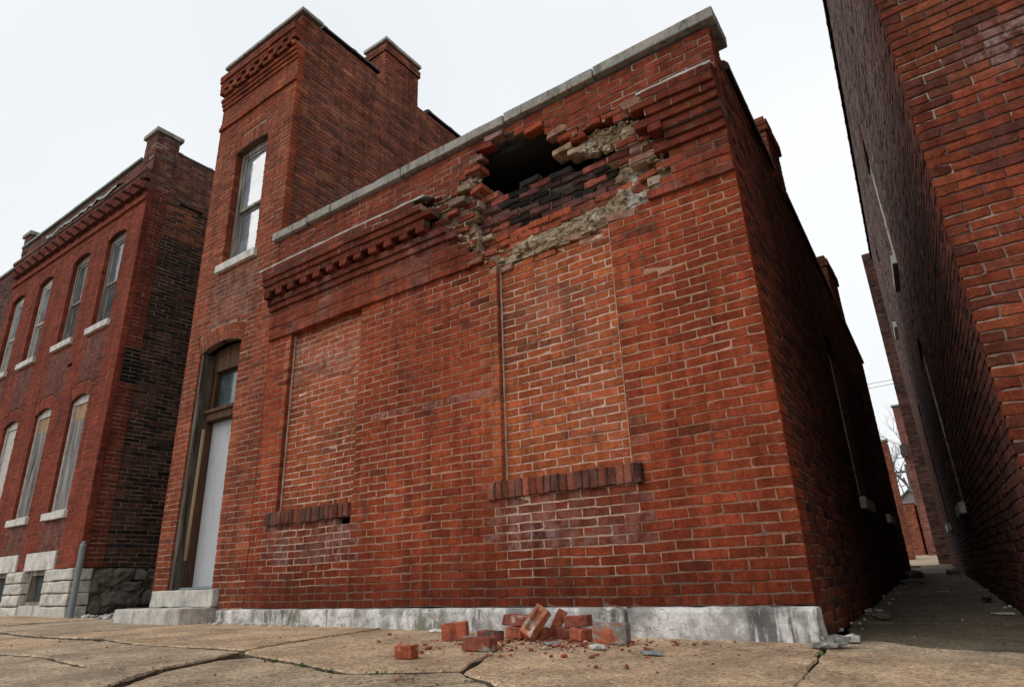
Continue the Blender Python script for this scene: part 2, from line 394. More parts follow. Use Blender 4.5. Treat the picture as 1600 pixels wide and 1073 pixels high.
def crumbled_material():
    m, n, p = nodes_of('crumbled_mortar'); P = pos(n)
    v = N_(n, 'ShaderNodeTexVoronoi', feature='DISTANCE_TO_EDGE'); v.inputs['Scale'].default_value = 11
    w = N_(n, 'ShaderNodeVectorMath', operation='ADD'); nv = N_(n, 'ShaderNodeTexNoise'); nv.inputs['Scale'].default_value = 14; nv.inputs['Detail'].default_value = 5
    n.links.new(pos(n,(1,1,1.7)), nv.inputs['Vector']); sc = N_(n, 'ShaderNodeVectorMath', operation='SCALE'); sc.inputs['Scale'].default_value = 0.16
    n.links.new(nv.outputs['Color'], sc.inputs[0]); n.links.new(pos(n,(0.7,1,1.5)), w.inputs[0]); n.links.new(sc.outputs[0], w.inputs[1]); n.links.new(w.outputs[0], v.inputs['Vector'])
    c = mix_(n, ramp_(n, noise_(n, P, 4.5, 6, 0.7), 0.36, 0.62), (0.27,0.19,0.115), (0.50,0.385,0.255))
    c = mix_(n, mul_(n, ramp_(n, noise_(n, P, 3.1, 5, 0.7), 0.52, 0.62), 0.85), c, (0.56,0.52,0.47))
    c = mix_(n, 1.0, c, grey(n, ramp_(n, noise_(n, P, 48, 6, 0.8), 0.25, 0.75, 0.55, 1.25)), 'MULTIPLY')
    cr = ramp_(n, v.outputs['Distance'], 0.0, 0.05, 1, 0)
    c = mix_(n, mul_(n, cr, 0.75), c, (0.07,0.05,0.032))
    n.links.new(c, p.inputs['Base Color']); p.inputs['Roughness'].default_value = 0.95; p.inputs['Specular IOR Level'].default_value = 0.1
    h = N_(n, 'ShaderNodeMath', operation='SUBTRACT'); n.links.new(noise_(n, P, 40, 7, 0.8), h.inputs[0]); n.links.new(mul_(n, cr, 0.9), h.inputs[1])
    bump_(n, p, h.outputs[0], 0.9, 0.02)
    return m
MCRUM = crumbled_material()
MFIL = stone_material('lime_pointing', (0.52,0.40,0.33), (0.22,0.15,0.115), 0.6, 9, (3,3,3))
MMORT = stone_material('old_mortar', (0.50,0.385,0.255), (0.22,0.155,0.095), 0.5, 6, (3,3,3), bump=0.016)

# ---------------------------------------------------------------- brick engine
def wav(u, z, k=1.0):                             # courses are never quite level
    return z + k*(0.0045*np.sin(1.9*u+0.8*z+0.6) + 0.003*np.sin(5.3*u-2.1*z) + 0.0016*np.sin(13*u+9*z))
class Bricks:
    def __init__(s):
        s.rec = []
    def add(s, f, quad, d, depth, rgb, mrgb, joint=0.0085, recess=0.004, name='brick', jit=0.0014, cell=True, pick=True, alpha=0.0, free=(0,0,0,0), ms=0.0):
        s.rec.append((f, quad, d, depth, rgb, mrgb, joint, recess, name, jit, cell, pick, alpha, free, ms))
HI_R = [(0,0),(.34,0),(.67,0),(1,0),(1,.5),(1,1),(.67,1),(.34,1),(0,1),(0,.5)]
LO_R = [(0,0),(1,0),(1,1),(0,1)]
def brick_verts(R, quad, d, depth, joint, jit, rg, bev):
    """quad (N,4,2) cells -> verts (N,3R,3) in (u,z,d)"""
    N = len(quad); nr = len(R)
    q = np.asarray(quad, float)
    lu = np.maximum(np.linalg.norm(q[:,1]-q[:,0],axis=1),0.01); lz = np.maximum(np.linalg.norm(q[:,3]-q[:,0],axis=1),0.01)
    st = np.array(R)
    def ring(inset):
        iu = np.minimum(inset/lu, .45)[:,None]; iz = np.minimum(inset/lz, .45)[:,None]
        s = iu + st[None,:,0]*(1-2*iu); t = iz + st[None,:,1]*(1-2*iz)
        a = q[:,None,0,:]*((1-s)*(1-t))[...,None] + q[:,None,1,:]*(s*(1-t))[...,None] + q[:,None,2,:]*(s*t)[...,None] + q[:,None,3,:]*((1-s)*t)[...,None]
        return a
    j = np.asarray(joint)/2
    r1 = ring(j); r2 = ring(j+bev); r0 = ring(j)
    jj = rg.normal(0,1,(N,nr,2))*np.asarray(jit)[:,None,None]
    r1 = r1 + jj; r2 = r2 + jj*1.1 + rg.normal(0,1,(N,nr,2))*np.asarray(jit)[:,None,None]*0.5
    d = np.asarray(d)[:,None]; dep = np.asarray(depth)[:,None]
    tilt = rg.normal(0,0.0008,(N,2))
    dd = d + tilt[:,:1]*(st[None,:,0]-.5)*2 + tilt[:,1:]*(st[None,:,1]-.5)*2 + rg.normal(0,0.0008,(N,1))
    z2 = dd + rg.normal(0,1,(N,nr))*np.asarray(jit)[:,None]*0.5
    z1 = dd - bev + rg.normal(0,1,(N,nr))*np.asarray(jit)[:,None]*0.6
    # chipped arrises
    chip = rg.random((N,nr)) < 0.016*(np.asarray(jit)[:,None]/0.0016)
    ctr = q.mean(axis=1)[:,None,:]
    vec = ctr - r2; vec = vec/np.maximum(np.linalg.norm(vec,axis=2,keepdims=True),1e-6)
    amt = (chip*rg.uniform(0.003,0.009,(N,nr)))
    r2 = r2 + vec*amt[...,None]; z1 = z1 - amt*0.9; r1 = r1 + vec*amt[...,None]*0.25
    out = np.zeros((N, 3*nr, 3))
    out[:,:nr,:2] = r0; out[:,:nr,2] = d-dep
    out[:,nr:2*nr,:2] = r1; out[:,nr:2*nr,2] = z1
    out[:,2*nr:,:2] = r2; out[:,2*nr:,2] = z2
    return out
def ring_faces(nr, back=False):
    fs = []
    for a in (0,1):
        for k in range(nr):
            k2 = (k+1)%nr
            fs.append((a*nr+k, a*nr+k2, (a+1)*nr+k2, (a+1)*nr+k))
    fs.append(tuple(2*nr+k for k in range(nr)))
    if back: fs.append(tuple(range(nr))[::-1])
    return fs
def emit_bricks(br, owner, wall_of, maxpick=300, pickmask=None, hi=True):
    """bricks of one building: the largest in the picture become objects of their own under their wall,
    the rest one mesh; every cell also lays its bed of mortar into the wall's own mesh"""
    rec = br.rec; N = len(rec)
    O = np.array([r[0].O for r in rec]); U = np.array([r[0].U for r in rec]); Nn = np.array([r[0].N for r in rec])
    Q = np.array([r[1] for r in rec], float)
    d = np.array([r[2] for r in rec]); dep = np.array([r[3] for r in rec])
    C = np.array([[*r[4], r[12]] for r in rec]); MC = np.array([[*r[5], 1] for r in rec])
    jo = np.array([r[6] for r in rec]); rcs = np.array([r[7] for r in rec]); jit = np.array([r[9] for r in rec])
    pk = np.array([r[11] for r in rec]); cell = np.array([r[10] for r in rec])
    FRE = np.array([r[13] for r in rec], float); MS = np.array([r[14] for r in rec], float)
    QB = Q.copy(); QM = Q.copy(); h2 = (jo/2)[:,None]; sh = 0.007
    for cs_, k_, ax, sg in (((0,3),0,0,-1),((1,2),1,0,1),((0,1),2,1,-1),((3,2),3,1,1)):
        for c_ in cs_:
            QB[:,c_,ax] += sg*(jo/2)*FRE[:,k_]
            QM[:,c_,ax] -= sg*(sh*FRE[:,k_] + MS)
    def toworld(L):   # (n,k,3) u,z,d
        return lambda idx: O[idx][:,None,:]+U[idx][:,None,:]*L[...,0:1]+Nn[idx][:,None,:]*L[...,2:3]+np.array([0,0,1.])*L[...,1:2]
    fc = O[:,None,:]+U[:,None,:]*Q[...,0:1]+Nn[:,None,:]*d[:,None,None]+np.array([0,0,1.])*Q[...,1:2]
    pp = project(fc); c = pp.mean(axis=1)
    x, y = pp[...,0], pp[...,1]
    area = 0.5*(x[:,0]*(y[:,1]-y[:,3])+x[:,1]*(y[:,2]-y[:,0])+x[:,2]*(y[:,3]-y[:,1])+x[:,3]*(y[:,0]-y[:,2]))
    area = np.abs(area)
    ok = (c[:,0]>2)&(c[:,0]<1598)&(c[:,1]>2)&(c[:,1]<1071)&(c[:,2]>0.1)&pk
    if pickmask is not None: ok &= pickmask(c[:,0], c[:,1])
    score = np.where(ok, area, -1)
    order = np.argsort(-score)
    blank = np.array([r[8] == '' for r in rec])
    score = np.where(blank, -1, score); order = np.argsort(-score)
    picked = []
    by = {}
    for i in order:
        if score[i] <= 0: break
        nm = rec[i][8]
        if by.get(nm,0) < maxpick:
            picked.append(i); by[nm] = by.get(nm,0)+1
    rest = np.setdiff1d(np.where(~blank)[0], np.array(picked, int))
    R = HI_R if hi else LO_R
    nr = len(HI_R)
    if len(picked):
        pi = np.array(picked)
        L = brick_verts(HI_R, QB[pi], d[pi], dep[pi], jo[pi], jit[pi], rng, 0.0055)
        W = toworld(L)(pi)
        fs = ring_faces(nr, True)
        for k, i in enumerate(pi):
            w = W[k]; loc = w.mean(axis=0)
            mesh_obj(rec[i][8], w, fs, MB_, wall_of[id(rec[i][0])], loc, cols=np.repeat(C[i][None], len(w), 0))
    def bulk(idx, R, bev):
        L = brick_verts(R, QB[idx], d[idx], dep[idx], jo[idx], jit[idx], rng, bev)
        W = toworld(L)(idx); n = len(R)
        fs0 = ring_faces(n); vs = W.reshape(-1,3); fs = []
        for k in range(len(idx)):
            b = k*3*n
            fs += [tuple(b+t for t in q) for q in fs0]
        return vs, fs, np.repeat(C[idx], 3*n, axis=0)
    big = rest[area[rest] > 90]; small = rest[area[rest] <= 90]
    vs, fs, cs = [], [], []
    for idx, RR, bev in ((big, HI_R, 0.0055), (small, LO_R, 0.005)):
        if len(idx) == 0: continue
        v, q, cc = bulk(idx, RR, bev)
        k = sum(len(a) for a in vs)
        vs.append(v); cs.append(cc); fs += [tuple(t+k for t in g) for g in q]
    if vs:
        o = mesh_obj('bricks', np.concatenate(vs), fs, MB_, owner, WL[owner.name], cols=np.concatenate(cs))
        o['kind'] = 'stuff'
    # mortar, per wall
    walls = {}
    for i in range(N):
        if cell[i]: walls.setdefault(id(rec[i][0]), []).append(i)
    for wid, idx in walls.items():
        idx = np.array(idx)
        q = QM[idx]; n = len(idx)
        L = np.zeros((n,8,3)); L[:,:4,:2] = q; L[:,4:,:2] = q
        L[:,:4,2] = (d[idx]-dep[idx])[:,None]; L[:,4:,2] = (d[idx]-rcs[idx])[:,None]
        W = toworld(L)(idx).reshape(-1,3)
        fs = []
        for k in range(n):
            b = k*8
            fs += [(b+4,b+5,b+6,b+7),(b,b+1,b+5,b+4),(b+1,b+2,b+6,b+5),(b+2,b+3,b+7,b+6),(b+3,b,b+4,b+7)]
        wall = wall_of[wid]
        me = wall.data
        base = np.array([v.co[:] for v in me.vertices]) if len(me.vertices) else np.zeros((0,3))
        loc = np.array(WL[wall.name])
        me2 = bpy.data.meshes.new(wall.name)
        me2.from_pydata((W-loc).tolist(), [], fs); me2.materials.append(MM)
        set_cols(me2, np.repeat(MC[idx], 8, axis=0)); me2.update()
        wall.data = me2
def wall_part(name, parent, loc):
    return mesh_obj(name, [], [], MM, parent, loc)

def edges_of(a, b, anchor, L, jit=0.004, tiny=0.05):
    """joints of one course between a and b"""
    k0 = math.ceil((a-anchor)/L)
    e = [a]
    x = anchor + k0*L
    while x < b-1e-6:
        if x-a > tiny and b-x > tiny: e.append(x + random.gauss(0, jit*0.6))
        x += L
    e.append(b)
    return e
def cut(ints, a, b):                              # remove [a,b] from intervals
    o = []
    for (x, y, *r) in ints:
        if b <= x or a >= y: o.append((x,y,*r)); continue
        if a > x: o.append((x,a,*r))
        if b < y: o.append((b,y,*r))
    return o
def pal(weights):
    tot = sum(w for w,_,_ in weights); r = random.random()*tot
    for w, c, v in weights:
        r -= w
        if r <= 0: break
    k = random.gauss(1, v); k = max(0.45, min(1.6, k))
    h = random.gauss(0, 0.032)
    return (c[0]*k, c[1]*k*(1+h), c[2]*k*(1-h*0.5))
def quad_of(u0, u1, z0, z1, k=1.0):
    return [(u0, wav(u0,z0,k)), (u1, wav(u1,z0,k)), (u1, wav(u1,z1,k)), (u0, wav(u0,z1,k))]
class Arch:                                       # segmental arch over an opening
    def __init__(s, u0, u1, spring, rise, ring=0.21):
        s.u0, s.u1, s.sp, s.rise, s.ring = u0, u1, spring, rise, ring
        h = (u1-u0)/2; s.c = (u0+u1)/2; s.r = (h*h+rise*rise)/(2*rise); s.zc = spring+rise-s.r
        s.half = math.asin(h/s.r)
    def span(s, z0, z1):
        """half width taken by the opening and its ring between two heights"""
        R = s.r + s.ring; best = None
        for z in (z0, (z0+z1)/2, z1):
            z = max(z, s.sp)
            q = R*R-(z-s.zc)**2
            if q > 0: best = max(best or 0, min(math.sqrt(q), (z-s.zc)*math.tan(s.half)))
        return best
    def bricks(s, br, f, colf, mcol, d=0.0, w=0.07, depth=0.1, rows=1):
        n = max(5, int(round(2*s.half*(s.r+s.ring*0.5)/w)))
        rr = s.ring/rows
        for i in range(n):                        # bed behind the ring
            a0 = -s.half + 2*s.half*i/n; a1 = -s.half + 2*s.half*(i+1)/n; ri, ro = s.r, s.r+s.ring+0.075
            q = [(s.c+ri*math.sin(a0), s.zc+ri*math.cos(a0)), (s.c+ri*math.sin(a1), s.zc+ri*math.cos(a1)),
                 (s.c+ro*math.sin(a1), s.zc+ro*math.cos(a1)), (s.c+ro*math.sin(a0), s.zc+ro*math.cos(a0))]
            br.add(f, q, d-0.009, depth-0.012, (0,0,0), mcol, name='')
        for row in range(rows):
            ri, ro = s.r+row*rr, s.r+(row+1)*rr
            for i in range(n):
                a0 = -s.half + 2*s.half*i/n; a1 = -s.half + 2*s.half*(i+1)/n
                q = [(s.c+ri*math.sin(a0), s.zc+ri*math.cos(a0)), (s.c+ri*math.sin(a1), s.zc+ri*math.cos(a1)),
                     (s.c+ro*math.sin(a1), s.zc+ro*math.cos(a1)), (s.c+ro*math.sin(a0), s.zc+ro*math.cos(a0))]
                br.add(f, q, d, depth, colf(), mcol, joint=0.007)
def fill_wall(br, f, z_of, n0, n1, base_ints, anchor, L, colf, mcolf, openings=(), d_of=None, depth=0.1, joint=0.0085, recess=0.004, jit=0.0016, wk=1.0, skip=None, vf=None, msf=None):
    """openings: (u0,u1,z0,z1) rectangles and Arch objects"""
    for i in range(n0, n1+1):
        z0, z1 = z_of(i), z_of(i+1); zm = (z0+z1)/2
        ints = [(a,b,0.0) for a,b in (base_ints(i) if callable(base_ints) else base_ints)]
        for o in openings:
            if isinstance(o, Arch):
                if o.sp < z1-0.015:
                    w = o.span(z0, z1)
                    if w: ints = cut(ints, o.c-w, o.c+w)
            elif o[2] < zm < o[3]: ints = cut(ints, o[0], o[1])
        if d_of: ints = d_of(i, zm, ints)
        an = anchor + (0.5*L if i % 2 == 0 else 0)
        for a, b, dd in ints:
            if b-a < 0.03: continue
            e = edges_of(a, b, an, L)
            nb = len(e)-2
            for kb, (u0, u1) in enumerate(zip(e[:-1], e[1:])):
                um = (u0+u1)/2
                if skip and skip(um, zm, i): continue
                msv = msf(um,zm) if msf else 0.0; jt = jit; e1 = e0 = 0.0
                if msv > 0:                       # snapped ends at a break
                    jt = jit*3.4
                    if inpoly((u1+0.03,zm),P_FACE) and u1-u0 > 0.12: u1 -= random.random()**1.5*0.11; e1 = random.uniform(-.05,.05)
                    if inpoly((u0-0.03,zm),P_FACE) and u1-u0 > 0.12: u0 += random.random()**1.5*0.11; e0 = random.uniform(-.05,.05)
                c = colf(um, zm, i)
                if msv > 0 and random.random() < 0.35: c = (*(0.6*x+0.4*y for x,y in zip(c[:3],(0.34,0.23,0.155))), 0.5)
                al = c[3] if len(c) > 3 else 0.0
                qd = quad_of(u0,u1,z0,z1,wk)
                if msv > 0:
                    t0 = random.gauss(0,0.006)
                    qd = [(qd[0][0]+max(0,e0),qd[0][1]-t0),(qd[1][0]-max(0,e1),qd[1][1]+t0),(qd[2][0]-max(0,-e1),qd[2][1]+t0),(qd[3][0]+max(0,-e0),qd[3][1]-t0)]
                br.add(f, qd, dd + random.gauss(0,0.0008) + (random.gauss(0,0.012) if msv > 0 else 0), depth, c[:3], mcolf(um,zm,i), joint=joint, recess=recess, jit=jt, alpha=al, free=(int(kb==0), int(kb==nb), *(vf(i) if vf else (0,0))), ms=msv)

def vnoise(x, z, s, sd=0.0):
    return mnoise.noise(Vector((x*s+sd, z*s-sd, sd*0.7)))
# ================================================================= the setting: ground, sidewalk, alley
nx, ny = 60, 60
gx = np.concatenate([np.linspace(-260,-20,10), np.linspace(-19,8,40), np.linspace(10,260,10)])
gy = np.concatenate([np.linspace(-260,-6,10), np.linspace(-5,45,40), np.linspace(50,260,10)])
vs = [(x,y,gz(x,y)-0.075) for y in gy for x in gx]
fs = [(j*60+i, j*60+i+1, (j+1)*60+i+1, (j+1)*60+i) for j in range(59) for i in range(59)]
g = mesh_obj('ground', vs, fs, MDIRT); g['kind'] = 'structure'

def slab(name, poly, mat, parent, dz=0.0, seed=0, tilt=(0,0), thick=0.10, jit=0.010, inset=0.005):
    """a paving slab: ragged outline, worn arris, real thickness"""
    random.seed(900+seed)
    if sum(poly[i-1][0]*poly[i][1]-poly[i][0]*poly[i-1][1] for i in range(len(poly))) < 0: poly = poly[::-1]
    pts = []
    n = len(poly)
    for i in range(n):
        a = Vector((*poly[i],0)); b = Vector((*poly[(i+1)%n],0)); L = (b-a).length
        k = max(1, int(min(L/0.07, 40)))
        t = (b-a).normalized(); nn = Vector((-t.y,t.x,0))
        for j in range(k):
            p = a.lerp(b, j/k)
            w = mnoise.noise(p*3.0+Vector((seed*4.0,0,0)))*jit*1.6 + random.gauss(0,jit*0.35)
            pts.append(p + (nn*w if j else Vector((0,0,0))))
    cx = sum(p.x for p in pts)/len(pts); cy = sum(p.y for p in pts)/len(pts)
    def top(p): return gz(p.x,p.y)+dz+tilt[0]*(p.x-cx)+tilt[1]*(p.y-cy)
    m = len(pts)
    ins = []
    for i in range(m):
        a, b, c = pts[i-1], pts[i], pts[(i+1)%m]
        t = (c-a).normalized(); nn = Vector((-t.y,t.x,0))
        ins.append(b + nn*(inset+random.uniform(0,0.006)))
    vs = [(p.x,p.y,top(p)-thick) for p in pts] + [(p.x,p.y,top(p)-0.005-random.uniform(0,0.007)) for p in pts] + [(p.x,p.y,top(p)+random.gauss(0,0.001)) for p in ins]
    fs = []
    for r in (0,1):
        for i in range(m):
            j = (i+1)%m
            fs.append((r*m+i, r*m+j, (r+1)*m+j, (r+1)*m+i))
    bm = bmesh.new(); bv = [bm.verts.new(v) for v in vs]
    for q in fs: bm.faces.new([bv[i] for i in q])
    for fc in list(bm.faces)[:m]: fc.material_index = 1
    cap = bm.faces.new([bv[2*m+i] for i in range(m)])
    bmesh.ops.triangulate(bm, faces=[cap])
    bmesh.ops.recalc_face_normals(bm, faces=bm.faces)
    o = bm_obj(name, bm, mat, parent, (cx,cy,gz(cx,cy))); o.data.materials.append(MALLEY); return o
sw = bpy.data.objects.new('sidewalk', None); link(sw, None, (0,-1,gz(0,-1))); sw['kind'] = 'structure'
Y0 = -0.012
slab('slab', [(-3.46,Y0),(-2.09,Y0),(-1.262,-1.70),(-1.42,-1.815),(-1.75,-1.965),(-2.33,-1.815),(-2.85,-1.72),(-3.10,-1.62),(-3.25,-1.18)][::-1][::-1], MPAVE, sw, 0.0, 1)
slab('slab', [(-2.06,Y0),(0.05,Y0),(0.06,-0.33),(0.187,-1.67),(0.205,-1.98),(-0.72,-2.03),(-1.235,-1.715)], MPAVE, sw, -0.004, 2, (0.0,0.003))
slab('slab', [(0.085,-0.375),(0.24,-0.425),(0.90,-0.79),(1.8,-1.10),(3.6,-1.5),(3.6,-3.4),(0.385,-3.4),(0.21,-1.67)], MPAVE, sw, 0.003, 3)
slab('slab', [(0.075,-0.345),(0.10,0.10),(0.30,0.12),(0.552,-0.125),(0.915,-0.238),(1.10,-0.05),(3.6,-0.04),(3.6,-1.47),(1.8,-1.07),(0.90,-0.765),(0.24,-0.40)], MPAVE2, sw, -0.006, 4)
slab('slab', [(-6.2,Y0),(-3.50,Y0),(-3.285,-1.18),(-3.135,-1.60),(-4.48,-1.64),(-5.3,-1.50),(-6.2,-1.60)], MPAVE, sw, 0.004, 5, (0.002,0.0))
slab('slab', [(-8.6,0.0),(-6.235,Y0),(-6.235,-1.6),(-7.4,-1.50),(-8.7,-1.55)], MPAVE2, sw, 0.0, 6)
slab('slab', [(-11.6,Y0),(-8.64,Y0),(-8.74,-1.55),(-11.7,-1.5)], MPAVE, sw, 0.008, 7)
slab('slab', [(-15.0,Y0),(-11.64,Y0),(-11.74,-1.5),(-15.0,-1.5)], MPAVE2, sw, 0.0, 8)
slab('slab', [(-19.0,Y0),(-15.04,Y0),(-15.04,-1.5),(-19.0,-1.5)], MPAVE, sw, 0.0, 9)
slab('slab', [(-5.05,-1.575),(-4.48,-1.660),(-3.15,-1.624),(-3.0,-1.885),(-2.86,-2.26),(-3.35,-2.42),(-4.2,-2.30),(-4.9,-2.35)], MPAVE2, sw, -0.004, 10)
slab('slab', [(-4.93,-2.37),(-4.2,-2.325),(-3.35,-2.445),(-2.86,-2.285),(-2.47,-2.74),(-2.2,-3.4),(-5.0,-3.4)], MPAVE2, sw, -0.010, 11, (0.004,0))
slab('slab', [(-8.7,-1.60),(-7.4,-1.545),(-6.2,-1.645),(-5.3,-1.555),(-5.08,-1.60),(-4.96,-2.36),(-5.05,-3.4),(-8.7,-3.4)], MPAVE, sw, -0.012, 12)
slab('slab', [(-2.93,-1.90),(-2.86,-1.745),(-2.33,-1.838),(-2.02,-1.928),(-2.12,-2.25),(-2.30,-2.55),(-2.42,-2.72),(-2.80,-2.27)], MPAVE2, sw, -0.015, 13, (0.006,0.008))
slab('slab', [(-1.995,-1.942),(-1.75,-1.988),(-1.41,-1.842),(-1.247,-1.732),(-1.05,-1.868),(-1.35,-2.35),(-2.27,-2.55),(-2.10,-2.25)], MPAVE2, sw, -0.012, 14, (0.006,0.008))
slab('slab', [(-1.02,-1.885),(-0.76,-2.052),(-0.50,-3.4),(-2.15,-3.4),(-2.40,-2.74),(-2.27,-2.575),(-1.33,-2.375)], MPAVE2, sw, -0.012, 15)
slab('slab', [(-0.72,-2.075),(0.19,-2.02),(0.365,-3.4),(-0.46,-3.4)], MPAVE, sw, -0.006, 16)
slab('slab', [(-8.7,-3.44),(3.6,-3.44),(3.6,-5.2),(-8.7,-5.2)], MPAVE2, sw, -0.01, 17)
slab('slab', [(3.64,-0.04),(8.0,-0.04),(8.0,-5.2),(3.64,-5.2)], MPAVE, sw, 0.0, 18)
slab('slab', [(-19,-1.55),(-8.74,-1.6),(-8.74,-5.2),(-19,-5.2)], MPAVE2, sw, -0.01, 19)
random.seed(11)
ap = bpy.data.objects.new('alley_path', None); link(ap, None, (0.5,3,gz(0.5,3))); ap['kind'] = 'structure'
def wl(y): return -0.03*y+0.02
def wr(y): return 1.12-0.06*y-0.01
cutsY = [0.16, 1.15, 2.5, 4.0, 5.7, 7.6, 9.6, 12.0, 15.8]
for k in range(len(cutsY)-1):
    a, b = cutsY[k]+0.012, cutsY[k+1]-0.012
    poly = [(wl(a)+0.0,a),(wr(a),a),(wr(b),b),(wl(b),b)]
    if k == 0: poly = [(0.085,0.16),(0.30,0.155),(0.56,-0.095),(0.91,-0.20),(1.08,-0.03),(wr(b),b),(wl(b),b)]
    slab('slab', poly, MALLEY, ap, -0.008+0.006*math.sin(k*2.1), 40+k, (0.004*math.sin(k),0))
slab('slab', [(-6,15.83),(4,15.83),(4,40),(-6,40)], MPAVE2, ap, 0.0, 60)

# ================================================================= palettes
def shop_col(u, z, i):
    c = list(pal([(0.76,(0.262,0.0520,0.0215),0.085),(0.13,(0.222,0.0455,0.0205),0.08),(0.08,(0.302,0.065,0.025),0.06),(0.03,(0.165,0.039,0.021),0.10)]))
    al = 0.0
    if z < 0.85:                                   # splash zone
        t = (0.85-z)/0.61; k = 1-0.52*max(0,min(1,t+0.5*vnoise(u,z,1.3)))
        c = [c[0]*k*0.97, c[1]*k*0.95, c[2]*k*1.0]
    in1 = -5.3 < u < -3.98; in2 = -2.36 < u < -0.98
    if (in1 or in2) and 0.62 < z < 1.1:            # run-off under the sills
        k = 0.66+0.2*vnoise(u,z,3.0); c = [c[0]*k, c[1]*k*1.10, c[2]*k*1.35]; al = 0.22+0.35*vnoise(u,z,2.0,3)
    if in1 and 1.19 < z < 3.23:
        c = [c[0]*1.14, c[1]*1.42, c[2]*1.45]; al = max(0, 0.10*(z-1.5)/1.6+0.3*vnoise(u,z,1.5,5))
        if z > 2.6: al = 0.30+0.3*vnoise(u,z,2.5)
    if in2 and 1.19 < z < 3.23:
        c = [c[0]*1.25, c[1]*1.62, c[2]*1.5]; al = max(0, 0.25*vnoise(u,z,2.0,9))
    if 3.232 < z < 3.75:
        al = max(0, 0.5*vnoise(u,z,2.2,2)); c = [c[0]*0.80, c[1]*0.84, c[2]*0.95]
    if z > 3.7: c = [c[0]*0.80, c[1]*0.84, c[2]*0.98]
    if i in (49,50,51,52,53,54,55,56): c = [c[0]*0.72,c[1]*0.78,c[2]*0.88]
    if abs(z-1.97) < 0.05 and -3.7 < u < -2.3: c = [x*0.8 for x in c]; al = 0.4
    k = 1+0.22*vnoise(u,z,0.8,4)
    if u > -0.35: k *= 0.90
    return (c[0]*k, c[1]*k, c[2]*k, max(0.0,min(1.0,al)))
def shop_mor(u, z, i):
    if z > 3.75: b = (0.13,0.085,0.065) if random.random() < .65 else (0.34,0.25,0.20)
    elif z > 3.232: b = (0.19,0.095,0.065)
    elif z < 0.45: b = (0.25,0.155,0.115)
    else:
        w = 1.0 if (-5.22 < u < -4.02 or -2.215 < u < -1.06) else max(0.0, min(1.0, 0.40+1.1*vnoise(u,z,0.9,21)))
        b = tuple(x*w+y*(1-w) for x,y in zip((0.54,0.375,0.285) if w == 1.0 else (0.47,0.30,0.215),(0.30,0.145,0.09)))
    if z < 1.05: b = tuple(x*(0.55+0.45*max(0.0,(z-0.24)/0.81)) for x in b)
    k = random.gauss(1,0.09)
    return tuple(x*k for x in b)

# ================================================================= the one-storey corner shop
shop = thing('corner_shop', 'one-storey brick corner building with a hole torn in its cornice', 'building', (-2.85,0,gz(-2.85,0)))
wf = wall_part('front_wall', shop, (-2.85,0,0.1))
ws = wall_part('side_wall', shop, (0,3,0.1))
FI = Frame((0,0,0), (1,0,0), (0,-1,0))             # inner wythe, seen through the hole
wi = wall_part('inner_wall', shop, (-1.5,0.1,3.2))
walls = {id(F0): wf, id(FS): ws, id(FI): wi}
B = Bricks()
H = 0.068; L = 0.2304
def zc(i): return 0.24+H*(i-1) if i <= 45 else 3.232+0.0734*(i-45)
P_FACE = [(-2.50,3.92),(-2.42,4.20),(-2.36,4.38),(-2.24,4.52),(-2.02,4.53),(-1.78,4.40),(-1.54,4.24),(-1.34,4.10),(-1.17,4.17),(-0.87,4.14),(-0.74,3.98),(-0.86,3.88),(-0.95,3.77),(-0.90,3.67),(-0.72,3.60),(-0.57,3.36),(-0.77,3.24),(-1.17,3.21),(-1.7,3.20),(-2.25,3.19),(-2.44,3.44),(-2.55,3.68)]
P_CORN = [(-3.02,4.14),(-2.78,4.22),(-2.52,4.28),(-2.40,4.40),(-2.24,4.52),(-2.0,4.53),(-1.54,4.26),(-1.34,4.2),(-0.90,4.18),(-0.60,3.90),(-0.50,3.66),(-0.52,3.34),(-0.77,3.235),(-1.7,3.2),(-2.30,3.20),(-2.52,3.42),(-2.74,3.62),(-2.94,3.86)]
P_OPEN = [(-2.349,4.005),(-2.154,3.984),(-2.008,4.018),(-1.799,4.051),(-1.695,3.95),(-1.391,3.93),(-1.20,3.90),(-1.14,4.06),(-1.30,4.16),(-1.50,4.35),(-2.006,4.60),(-2.26,4.62),(-2.40,4.575),(-2.42,4.3)]
CORN = {45:.032,46:.032,47:.038,48:.038,49:.038,50:.066,51:.092,52:'dent',53:.148,54:.172,55:.196,56:.200}
def cornd(i): return 0.02 if i == 52 else CORN.get(i, 0.0)
def shop_vf(i): return (int(cornd(i) > cornd(i-1)+0.004), int(cornd(i) > cornd(i+1)+0.004))
def shop_ms(u, z):
    return 0.011 if (inpoly((u+0.14,z),P_FACE) or inpoly((u-0.14,z),P_FACE) or inpoly((u,z+0.08),P_FACE) or inpoly((u,z-0.08),P_FACE)) else 0.0
def shop_d(i, zm, ints):
    o = []
    for a, b, _ in ints:
        if i in CORN and i != 52: o.append((a,b,CORN[i])); continue
        segs = [(a,b,0.0)]
        if 15 <= i <= 44:
            for r0, r1 in ((-5.22,-4.02),(-2.215,-1.06)):
                segs = cut(segs, r0, r1) + [(r0,r1,-0.068)]
        o += segs
    return o
def shop_skip(u, z, i):
    if i == 12 and -4.34 < u < -4.10: return True
    if inpoly((u,z), P_FACE): return True
    if i in CORN and inpoly((u,z), P_CORN): return True
    return i == 52
SILLS = [(-5.34,-4.04,1.056,1.192),(-2.345,-0.985,1.056,1.192)]
fill_wall(B, F0, zc, 1, 63, lambda i: [(-5.635,0.0)], 0.0, L, shop_col, shop_mor, SILLS, shop_d, depth=0.105, recess=0.0035, joint=0.0064, skip=shop_skip, vf=shop_vf, msf=shop_ms)
